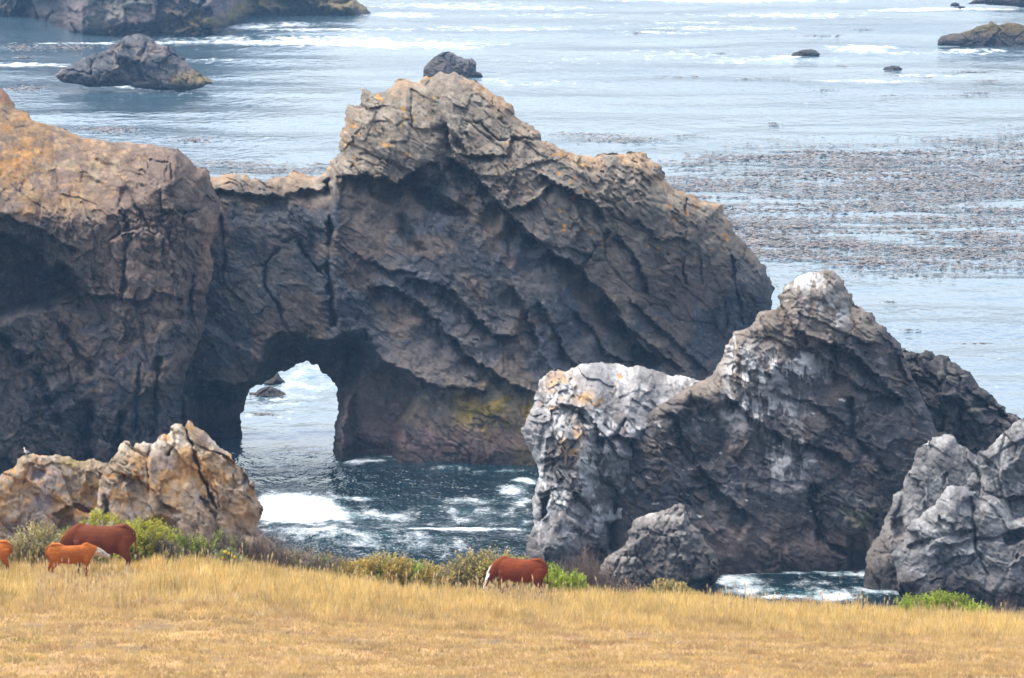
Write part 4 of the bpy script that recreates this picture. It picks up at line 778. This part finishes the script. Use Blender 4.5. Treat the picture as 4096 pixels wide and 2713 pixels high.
under(r1, oc); under(r2, oc)

# ------------------------------------------------------------------ shrubs
def shrub(name, label, px, top_py, Y, w_px, rng_seed, pal, n=2600, leaf=.05, upright=.7, dead=0.0, group=None, name2='foliage', lobes=4, flat=1.0, stems=40, cat='shrub'):
    rng = np.random.default_rng(rng_seed)
    x0, y0, z0 = [float(q) for q in on_ground(px, Y)]
    Y0_ = Y; Y = float(brow_Y(px))+(Y-169)*.7+2.2; x0, y0, z0 = [float(q) for q in on_ground(px, Y)]; m = Y/FOC; W = w_px*m/2*1.3; top_py -= 8; ztop = float(z_at(top_py, Y)); H = max(.3, ztop-z0)
    root = empty(name, (x0, y0, z0)); tag(root, label, cat, group)
    # lobes: overlapping cushions of foliage
    lx = (np.linspace(-.66, .66, lobes)+rng.uniform(-.12, .12, lobes))*W; ly = rng.uniform(-.5, .5, lobes)*W*.7; lr = rng.uniform(.36, .60, lobes)*W
    lh = H*(rng.uniform(.78, 1.0, lobes))*(1-.38*np.abs(lx/W)**2); lh[np.argmin(np.abs(lx))] = H
    n = int(n*1.5); leaf = leaf*1.15; nt = n//6; k = rng.integers(0, lobes, nt)
    th = rng.uniform(0, 6.283, nt); r = np.sqrt(rng.random(nt)); ux = lx[k]+lr[k]*r*np.cos(th); uy = ly[k]+lr[k]*.8*r*np.sin(th)
    top = lh[k]*np.clip(1-.8*r*r, .05, 1)**.36*(.93+.14*rng.random(nt))
    dep = rng.random(nt)**1.7; uz = top*(1-.62*dep)
    gap = fbm(ux/(.22*W)+9, uz/(.22*H)-3+uy/(.3*W), 3, rng_seed) ; keep = gap > -.26
    ux, uy, uz, dep, k = ux[keep], uy[keep], uz[keep], dep[keep], k[keep]; nt = len(ux)
    # each twig tip: a short sprig of leaves pointing up and outward
    per = 6; j = np.tile(np.arange(per), nt); i = np.repeat(np.arange(nt), per); L = leaf*rng.uniform(.7, 1.5, nt*per)
    dx = (ux-lx[k])/(W*.9)+rng.normal(0, .25, nt); dy = (uy-ly[k])/(W*.9)+rng.normal(0, .25, nt); dz = upright+.3*rng.random(nt)
    s = np.sqrt(dx*dx+dy*dy+dz*dz); dx, dy, dz = dx/s, dy/s, dz/s
    q = j*leaf*.55*flat
    bx, by, bz = ux[i]+dx[i]*q, uy[i]+dy[i]*q, uz[i]+dz[i]*q-leaf*1.5
    a = rng.uniform(0, 6.283, nt*per); fx = np.cos(a)*.8+dx[i]*.7; fy = np.sin(a)*.8+dy[i]*.7; fz = dz[i]*.8+rng.normal(0, .25, nt*per)
    s = np.sqrt(fx*fx+fy*fy+fz*fz); fx, fy, fz = fx/s*L, fy/s*L, fz/s*L
    wd = .30*L; wx, wy = -np.sin(a)*wd, np.cos(a)*wd
    V = np.stack([np.stack([bx, by, bz], 1), np.stack([bx+fx*.5+wx, by+fy*.5+wy, bz+fz*.5], 1), np.stack([bx+fx, by+fy, bz+fz], 1), np.stack([bx+fx*.5-wx, by+fy*.5-wy, bz+fz*.5], 1)], 1).reshape(-1, 3)
    F = np.arange(len(V)).reshape(-1, 4)
    pal = np.asarray(pal); ci = np.clip((fbm(ux/(.35*W), uz/(.3*H), 3, rng_seed+5)*1.3+.5+rng.normal(0, .14, nt))*len(pal), 0, len(pal)-1).astype(int)
    c = 1.3*pal[ci][i]*np.array([[1.14, .97, 1.0]])*rng.uniform(.8, 1.2, (nt*per, 1))
    mesh_obj(name2, V, F, M_LEAF, np.repeat(c, 4, 0), root, smooth=False)
    # woody stems
    sv, sf = [], []
    for q in range(stems):
        kk = rng.integers(lobes); t = rng.uniform(0, 6.28); rr = rng.random()**.5*lr[kk]*.9
        e = np.array([lx[kk]+rr*math.cos(t), ly[kk]+rr*math.sin(t)*.8, lh[kk]*math.sqrt(max(.1, 1-.75*(rr/lr[kk])**2))*rng.uniform(.8, 1.0+.18*dead)])
        b0 = np.array([e[0]*.45, e[1]*.45, -.05]); mid = (b0+e)/2+rng.normal(0, .06*W, 3)
        pts = [b0, mid, e]; rad = [.016, .011, .004]
        b = len(sv)
        for p, ra in zip(pts, rad):
            for g in range(3): sv.append(p+ra*np.array([math.cos(g*2.1), math.sin(g*2.1), 0]))
        for lv in range(2):
            for g in range(3): sf.append([b+lv*3+g, b+lv*3+(g+1) % 3, b+lv*3+3+(g+1) % 3, b+lv*3+3+g])
        if dead > 0:
            for g in range(int(5*dead)):
                p0 = mid+(e-mid)*rng.random(); p1 = p0+np.array([rng.normal(0, .16*W), rng.normal(0, .12*W), abs(rng.normal(.1, .14*H))]); b = len(sv)
                for p, ra in ((p0, .007), (p1, .003)):
                    for h in range(3): sv.append(p+ra*np.array([math.cos(h*2.1), math.sin(h*2.1), 0]))
                for h in range(3): sf.append([b+h, b+(h+1) % 3, b+3+(h+1) % 3, b+3+h])
    sv = np.array(sv); cc = np.tile([[.24, .19, .16]], (len(sv), 1))*rng.uniform(.7, 1.35, (len(sv), 1)) if dead else np.tile([[.10, .08, .06]], (len(sv), 1))
    mesh_obj('stems', sv, np.array(sf), M_TWIG, cc, root)
    return root
LIME = [(.21, .24, .025), (.26, .29, .035), (.15, .18, .025)]; OLIVE = [(.17, .17, .055), (.22, .21, .07), (.12, .12, .05), (.26, .24, .09)]; SAGE = [(.20, .21, .10), (.26, .25, .10), (.15, .15, .09), (.23, .24, .07)]
MUST = [(.27, .23, .05), (.21, .21, .06), (.30, .24, .06), (.17, .17, .07)]; BRIGHT = [(.13, .20, .02), (.19, .27, .025), (.09, .14, .02), (.22, .30, .035)]; GREYG = [(.12, .12, .085), (.16, .155, .11), (.10, .09, .075), (.13, .15, .06)]
shrub('shrub', 'rounded bright lime-green shrub behind the large brown cow', 455, 2060, 170, 360, 1, LIME, 14000, .07, .8, lobes=6)
shrub('shrub', 'grey-green sagebrush beside the calf at the left edge', 130, 2112, 169, 330, 2, SAGE, 8000, .075, .95, lobes=6, dead=.4)
shrub('shrub', 'small sage shrub with dead twigs right of the lime-green shrub', 615, 2150, 169, 150, 3, GREYG+[(.16, .2, .05)], 3500, .06, .8, dead=.8)
shrub('shrub', 'dark twiggy scrub with bright green tips below the ochre outcrop', 745, 2126, 171, 190, 4, BRIGHT+GREYG, 4200, .06, .8, dead=1.0, lobes=5, stems=70)
shrub('shrub', 'brown twiggy scrub with green tips at the outcrop foot, under its right end', 895, 2120, 171.5, 170, 5, BRIGHT[:2]+GREYG, 2200, .06, .8, dead=1.4, lobes=5, stems=110)
shrub('dead_shrub', 'leafless pale brown brush right of the ochre outcrop', 1040, 2140, 171, 190, 6, [(.20, .16, .12), (.26, .21, .16), (.14, .12, .08)], 700, .05, .8, dead=2.0, lobes=5, stems=130, cat='dead shrub')
shrub('shrub', 'low dull green scrub with reddish twigs left of the mustard-topped shrub', 1215, 2195, 170.5, 290, 7, [(.14, .16, .05), (.2, .17, .10), (.11, .14, .05), (.20, .16, .11)], 4200, .05, .8, dead=1.2, lobes=7, stems=110)
shrub('shrub', 'broad yellow-green shrub at the pasture edge between cows', 1535, 2216, 169.5, 370, 8, MUST+[(.20, .26, .05)], 11000, .07, .95, lobes=7)
shrub('shrub', 'low grey brush between the broad yellow-green shrub and the lone cow', 1775, 2285, 170.5, 150, 9, GREYG+[(.2, .16, .12)], 2000, .05, .8, dead=1.2, stems=60)
shrub('shrub', 'olive shrub with upright sprigs behind the head of the lone cow', 1965, 2214, 170.5, 290, 10, OLIVE+[(.24, .25, .06)], 8000, .075, 1.0, lobes=6)
shrub('shrub', 'bright green bush just right of the lone cow', 2235, 2272, 170, 170, 11, [(.18, .28, .02), (.24, .34, .03), (.14, .2, .03)], 4200, .06, .8, lobes=4)
shrub('dead_shrub', 'bare silvery-grey twiggy bush right of the lone cow', 2335, 2235, 172, 210, 12, [(.25, .23, .20)], 200, .03, .8, dead=2.6, lobes=5, stems=120, cat='dead shrub')
shrub('shrub', 'small olive shrub below the brownish grey boulder', 2675, 2336, 170.5, 175, 13, OLIVE+MUST[:2], 3800, .06, .95, lobes=4)
shrub('shrub', 'vivid green shrub before the grey rocks at the lower right', 3760, 2380, 170.5, 270, 14, BRIGHT+[(.24, .36, .03)], 8000, .055, .75, lobes=6)
shrub('dead_shrub', 'thin brown dead weeds at the lower right corner', 4020, 2420, 171.5, 200, 15, [(.22, .15, .10), (.15, .10, .07)], 300, .04, .8, dead=1.6, stems=45, cat='dead shrub')
shrub('dead_shrub', 'low dry brown weeds along the pasture edge below the small cove', 3180, 2400, 172, 420, 16, [(.22, .17, .09), (.16, .13, .07), (.19, .18, .08)], 1500, .045, .9, dead=1.0, stems=70, lobes=8, cat='dead shrub')
shrub('dead_shrub', 'dry straw-grey brush between the bare bush and the small olive shrub', 2490, 2330, 171.5, 210, 17, [(.24, .20, .14), (.18, .16, .11)], 900, .045, .9, dead=1.3, stems=60, lobes=5, cat='dead shrub')
fl = shrub('flowering_plant', 'small plant with yellow flowers at the pasture edge', 915, 2205, 165.5, 90, 18, [(.16, .20, .10), (.2, .25, .12), (.13, .17, .07)], 1400, .05, .9, stems=20, cat='flower')
rng_ = np.random.default_rng(77)
for fx, fz, r_ in ((-.10, .60, .060), (.02, .55, .045), (.20, .44, .050), (-.18, .42, .035), (.10, .36, .035)):
    e = bmesh.new(); bmesh.ops.create_icosphere(e, subdivisions=2, radius=r_)
    for v in e.verts: v.co *= 1+rng_.uniform(-.35, .25)
    V = np.array([v.co[:] for v in e.verts])*[1, 1, .8]; ff = np.array([[v.index for v in f.verts] for f in e.faces]); e.free()
    mesh_obj('flower_head', V+np.array([fx, -.16, fz]), ff, M_LEAF, np.tile([[.75, .50, .01]], (len(V), 1)), fl, smooth=False)

# ------------------------------------------------------------------ cattle
def tube_bm(bm, pts, rad, seg=14):
    """closed tube along pts; rad entries (across, along-up)"""
    pts = [Vector(p) for p in pts]; rings = []
    for i, p in enumerate(pts):
        d = (pts[min(i+1, len(pts)-1)]-pts[max(i-1, 0)]).normalized()
        side = Vector((0, 1, 0))
        if abs(d.y) > .9: side = Vector((1, 0, 0))
        side = (side-d*side.dot(d)).normalized(); up = d.cross(side).normalized()
        r = rad[i]; ra, rb = (r if isinstance(r, tuple) else (r, r))
        rings.append([bm.verts.new(p+side*math.cos(2*math.pi*k/seg)*ra+up*math.sin(2*math.pi*k/seg)*rb) for k in range(seg)])
    for a, b in zip(rings, rings[1:]):
        for k in range(seg): bm.faces.new((a[k], a[(k+1) % seg], b[(k+1) % seg], b[k]))
    bm.faces.new(rings[0][::-1]); bm.faces.new(rings[-1])
def remeshed(bm, voxel, smooth=6):
    me = bpy.data.meshes.new('tmp'); bmesh.ops.recalc_face_normals(bm, faces=bm.faces); bm.to_mesh(me); bm.free()
    o = bpy.data.objects.new('tmp', me); COL.objects.link(o)
    r = o.modifiers.new('r', 'REMESH'); r.mode = 'VOXEL'; r.voxel_size = voxel
    s = o.modifiers.new('s', 'SMOOTH'); s.factor = .5; s.iterations = smooth
    dg = bpy.context.evaluated_depsgraph_get(); m2 = bpy.data.meshes.new_from_object(o.evaluated_get(dg))
    V = np.zeros(len(m2.vertices)*3); m2.vertices.foreach_get('co', V)
    F = [list(p.vertices) for p in m2.polygons]
    bpy.data.objects.remove(o); 
    q = np.array([f for f in F if len(f) == 4]); t3 = [f for f in F if len(f) == 3]
    return V.reshape(-1, 3), ([q] if not t3 else [q, np.array(t3)])
def cow(name, label, px, Y, heading, size, coat, pose='graze', calf=False, white_face=True, seed=1, lift=0.0):
    """local frame: nose towards -x, feet at z = 0; size = height at the hip in metres"""
    x, y, z = [float(q) for q in on_ground(px, Y)]
    root = empty(name, (x, y, z+lift), heading); tag(root, label, 'cow', 'cattle grazing along the pasture edge')
    S = size/1.42; bm = bmesh.new(); T = lambda pts: [tuple(S*c for c in p) for p in pts]; R = lambda r: [(S*a, S*b) for a, b in r]
    thin = .88 if calf else 1.0
    tube_bm(bm, T([(.93, 0, 1.12), (.86, 0, 1.10), (.70, 0, 1.07), (.45, 0, 1.0), (.15, 0, .96), (-.15, 0, .96), (-.42, 0, .99), (-.62, 0, 1.04), (-.76, 0, 1.06)]),
            R([(.08, .12), (.19*thin, .24), (.265*thin, .33), (.30*thin, .375*thin), (.345*thin, .40*thin), (.325*thin, .40*thin), (.28*thin, .385*thin), (.21*thin, .32), (.13, .22)]), 18)
    tube_bm(bm, T([(.86, 0, 1.30), (.72, 0, 1.40), (.50, 0, 1.37), (.3, 0, 1.31)]), R([(.06, .04), (.16, .05), (.12, .05), (.06, .05)]), 10)      # hip bones and top line
    tube_bm(bm, T([(-.40, 0, 1.30), (-.58, 0, 1.35), (-.74, 0, 1.24)]), R([(.07, .07), (.09, .08), (.07, .10)]), 10)      # withers
    if pose == 'graze':
        tube_bm(bm, T([(-.58, 0, 1.12), (-.82, 0, 1.02), (-1.02, 0, .84), (-1.16, 0, .66)]), R([(.17, .30), (.145, .25), (.12, .20), (.10, .15)]), 14)
        hp, hd = Vector((-1.12, 0, .70)), Vector((-.42, 0, -.90)).normalized()
    else:                                                                                   # head stretched forward to the udder
        tube_bm(bm, T([(-.58, 0, 1.12), (-.84, 0, 1.10), (-1.06, 0, 1.02)]), R([(.16, .27), (.13, .20), (.105, .16)]), 14)
        hp, hd = Vector((-1.00, 0, 1.06)), Vector((-.86, 0, -.46)).normalized()
    hl = .50
    hpts = [hp+hd*t*hl for t in (-.06, .08, .28, .5, .72, .92, 1.0)]
    tube_bm(bm, T([tuple(p) for p in hpts]), R([(.07, .09), (.115, .135), (.118, .14), (.095, .115), (.078, .088), (.082, .08), (.055, .05)]), 14)
    up = Vector((hd.z, 0, -hd.x)); up = up if up.z > 0 or up.x < 0 else -up
    for s in (-1, 1):                                                                       # ears
        b = hp+hd*.04+Vector((0, s*.09, 0)); e = b+Vector((.05, s*.19, -.03)); tube_bm(bm, T([tuple(b), tuple((b+e)/2), tuple(e)]), R([(.03, .03), (.025, .055), (.008, .012)]), 8)
    for s in (-1, 1):
        o_ = .04*s
        tube_bm(bm, T([(-.54+o_, s*.15, .92), (-.56+o_, s*.17, .68), (-.57+o_, s*.165, .44), (-.55+o_, s*.16, .36), (-.56+o_, s*.16, .16), (-.57+o_, s*.16, .07), (-.60+o_, s*.16, 0)]),
                R([(.10, .17), (.085, .115), (.06, .07), (.058, .064), (.042, .046), (.052, .055), (.062, .07)]), 10)
        tube_bm(bm, T([(.64-o_, s*.15, 1.08), (.66-o_, s*.18, .84), (.66-o_, s*.175, .66), (.78-o_, s*.16, .50), (.80-o_, s*.155, .42), (.76-o_, s*.15, .20), (.75-o_, s*.15, .08), (.71-o_, s*.15, 0)]),
                R([(.12, .26), (.12, .21), (.085, .14), (.058, .075), (.052, .07), (.043, .05), (.052, .055), (.062, .07)]), 10)
    tube_bm(bm, T([(.90, 0, 1.30), (.985, .01, 1.20), (1.0, .01, .95), (.99, .02, .70), (.985, .02, .56), (.98, .02, .44)]), R([(.035, .04), (.032, .034), (.026, .028), (.024, .026), (.045, .045), (.015, .015)]), 8)
    if not calf: tube_bm(bm, T([(.62, 0, .70), (.52, 0, .64), (.40, 0, .68)]), R([(.06, .05), (.10, .085), (.05, .05)]), 10)   # udder
    V, F = remeshed(bm, .024*max(S, .7), 5)
    lo = V/S
    n = len(V); c = base_col(coat, n); var = fbm(lo[:, 0]*2.2, lo[:, 2]*2.2+lo[:, 1], 3, seed); c *= (1+.35*var)[:, None]; c = mixc(c, np.array(coat)*.45, sst(.62, .40, lo[:, 2])*.6)   # darker lower legs
    hx = (lo[:, 0]-hp.x)*hd.x+(lo[:, 2]-hp.z)*hd.z; ux = (lo[:, 0]-hp.x)*up.x+(lo[:, 2]-hp.z)*up.z
    head = (hx > -.10) & (lo[:, 0] < hp.x+.22) & (np.abs(lo[:, 1]) < .14)
    if white_face == 'blaze':                                                              # white stripe down the forehead to the nose
        c = mixc(c, (.74, .70, .64), (head & ((ux > .0) | (hx > .36))).astype(float)); c = mixc(c, (.74, .70, .64), ((lo[:, 0] < hp.x+.16) & (lo[:, 0] > hp.x-.2) & (ux > .10) & (lo[:, 2] > hp.z-.1) & (np.abs(lo[:, 1]) < .1)).astype(float))
    elif white_face:
        c = mixc(c, (.44, .38, .32), head.astype(float))
    legs = sst(.36, .26, lo[:, 2]+.05*var) if not white_face == 'none' else 0*lo[:, 2]
    c = mixc(c, (.62, .54, .44), legs*(lo[:, 0] > .3)*.9); c = mixc(c, (.66, .60, .50), ((lo[:, 0] > .93) & (lo[:, 2] < .60)).astype(float)*.8)
    c = mixc(c, (.60, .52, .44), sst(.60, .54, lo[:, 2])*(np.abs(lo[:, 0]) < .42)*(.9 if calf else .5))
    mesh_obj('body', V, F, M_HIDE, c, root)
    for s in (-1, 1):
        e = bmesh.new(); bmesh.ops.create_icosphere(e, subdivisions=2, radius=.020*S); mv = np.array([v.co[:] for v in e.verts]); ff = np.array([[v.index for v in f.verts] for f in e.faces]); e.free()
        p = hp+hd*(.17)+up*.035+Vector((0, s*.108, 0))
        mesh_obj('eye', mv+np.array(p)*S, ff, M_HIDE, np.tile([[.01, .008, .006]], (len(mv), 1)), root)
    return root
BROWNC = (.135, .036, .013); RUST = (.37, .105, .018); RED = (.155, .033, .009)
cow('cow', 'large brown cow with head down before the lime-green shrub', 405, 163.8, math.radians(-14), 1.60, BROWNC, 'graze', seed=3, white_face=True)
cow('calf', 'rust-orange calf with white face nursing at the large brown cow', 288, 162.6, math.radians(180+10), 1.16, RUST, 'nurse', calf=True, seed=4)
cow('calf', 'rust-orange calf cut off by the left picture edge, only its rump showing', -48, 163.5, math.radians(-8), 1.12, RUST, 'graze', calf=True, seed=5, white_face=True)
cow('cow', 'lone red-brown cow with white blaze grazing in the middle of the pasture', 2082, 167.9, math.radians(-28), 1.38, RED, 'graze', seed=6, white_face='blaze')

# ------------------------------------------------------------------ sea birds
def bird(name, label, px, py, Y, size, white=True, rz=0.0, group=None):
    x, y, z = [float(q) for q in at_depth(px, py, Y)]
    root = empty(name, (x, y, z), rz); tag(root, label, 'gull' if white else 'cormorant', group)
    bm = bmesh.new(); S = size
    tube_bm(bm, [(.34*S, 0, .34*S), (.18*S, 0, .36*S), (.0, 0, .42*S), (-.16*S, 0, .52*S), (-.22*S, 0, .66*S)], [(.02*S, .02*S), (.11*S, .09*S), (.15*S, .15*S), (.11*S, .13*S), (.06*S, .06*S)], 10)
    tube_bm(bm, [(-.20*S, 0, .58*S), (-.22*S, 0, .76*S), (-.27*S, 0, .86*S), (-.34*S, 0, .85*S)], [(.07*S, .07*S), (.055*S, .06*S), (.085*S, .085*S), (.03*S, .03*S)], 10)
    V, F = remeshed(bm, .03*S, 3); wc = (.80, .80, .80) if white else (.03, .03, .032)
    mesh_obj('body', V, F, M_FEATHER, base_col(wc, len(V)), root)
    def part(nm, pts, rad, c, k=8):
        b = bmesh.new(); tube_bm(b, pts, rad, k); b.verts.index_update(); v = np.array([q.co[:] for q in b.verts]); f = [[q.index for q in g.verts] for g in b.faces]; b.free()
        fs = [np.array([g for g in f if len(g) == m]) for m in sorted(set(len(g) for g in f))]
        mesh_obj(nm, v, fs, M_FEATHER, base_col(c, len(v)), root)
    for s in (-1, 1):
        part('wing', [(-.12*S, s*.13*S, .50*S), (.08*S, s*.15*S, .44*S), (.30*S, s*.09*S, .38*S), (.48*S, s*.03*S, .36*S)], [(.02*S, .05*S), (.03*S, .11*S), (.025*S, .07*S), (.01*S, .015*S)], (.33, .34, .36) if white else (.03, .03, .032))
        part('leg', [(.0, s*.05*S, .32*S), (.01*S, s*.05*S, .15*S), (0, s*.05*S, -.04*S)], [(.018*S, .018*S)]*3, (.55, .35, .25) if white else (.03, .03, .03), 6)
    part('beak', [(-.33*S, 0, .85*S), (-.40*S, 0, .84*S), (-.46*S, 0, .82*S)], [(.025*S, .03*S), (.02*S, .024*S), (.004*S, .006*S)], (.75, .45, .05) if white else (.1, .09, .06), 6)
    return root
BIRDS = [('gull', 'white gull perched on the brown upper slope of the sea stack', 3000, 1432, 303, .55, True, .3), ('gull', 'white gull resting on the pale left shoulder of the stack', 2386, 2056, 299, .5, True, 2.6),
         ('gull', 'white gull on the ochre outcrop top near the left edge', 105, 1825, 185, .36, True, .8), ('gull', 'white gull on the slender grey cone-shaped rock', 3705, 1795, 299, .5, True, 2.9),
         ('cormorant', 'dark bird standing left on top of the broad dark islet', 519, 143, 702, .7, False, .4), ('cormorant', 'taller dark bird standing right on top of the broad dark islet', 556, 137, 702, .8, False, 2.8)]
bpy.context.view_layer.update()
dg = bpy.context.evaluated_depsgraph_get()
for nm, lb, bx, by, Y, sz, wh, rz in BIRDS:
    # perch where the sight line meets the rock
    dx, dy, dz = [float(q) for q in ray(bx, by+1)]; d = Vector((dx, dy, dz)).normalized()
    hit = SC.ray_cast(dg, Vector((0, 0, CAMH))+d*174, d)
    if hit[0] and hit[1].y > 175 and hit[1].z > .5: Y = hit[1].y+.05
    bird(nm, lb, bx, by, Y, sz, wh, rz)

# ------------------------------------------------------------------ sea air
hb = bmesh.new(); bmesh.ops.create_cube(hb, size=1.0); hm = bpy.data.meshes.new('haze'); hb.to_mesh(hm); hb.free()
haze = bpy.data.objects.new('haze', hm); COL.objects.link(haze); haze.scale = (9400, 4400, 57.5); haze.location = (0, 2120, 57.5/2-3.6)
m = bpy.data.materials.new('sea_haze'); m.use_nodes = True; t = m.node_tree; t.nodes.clear()
pv = t.nodes.new('ShaderNodeVolumePrincipled'); pv.inputs['Density'].default_value = 0.00013; pv.inputs['Color'].default_value = (.33, .62, 1.0, 1); pv.inputs['Anisotropy'].default_value = 0.0
mo = t.nodes.new('ShaderNodeOutputMaterial'); t.links.new(pv.outputs[0], mo.inputs['Volume']); hm.materials.append(m); tag(haze, kind='stuff')
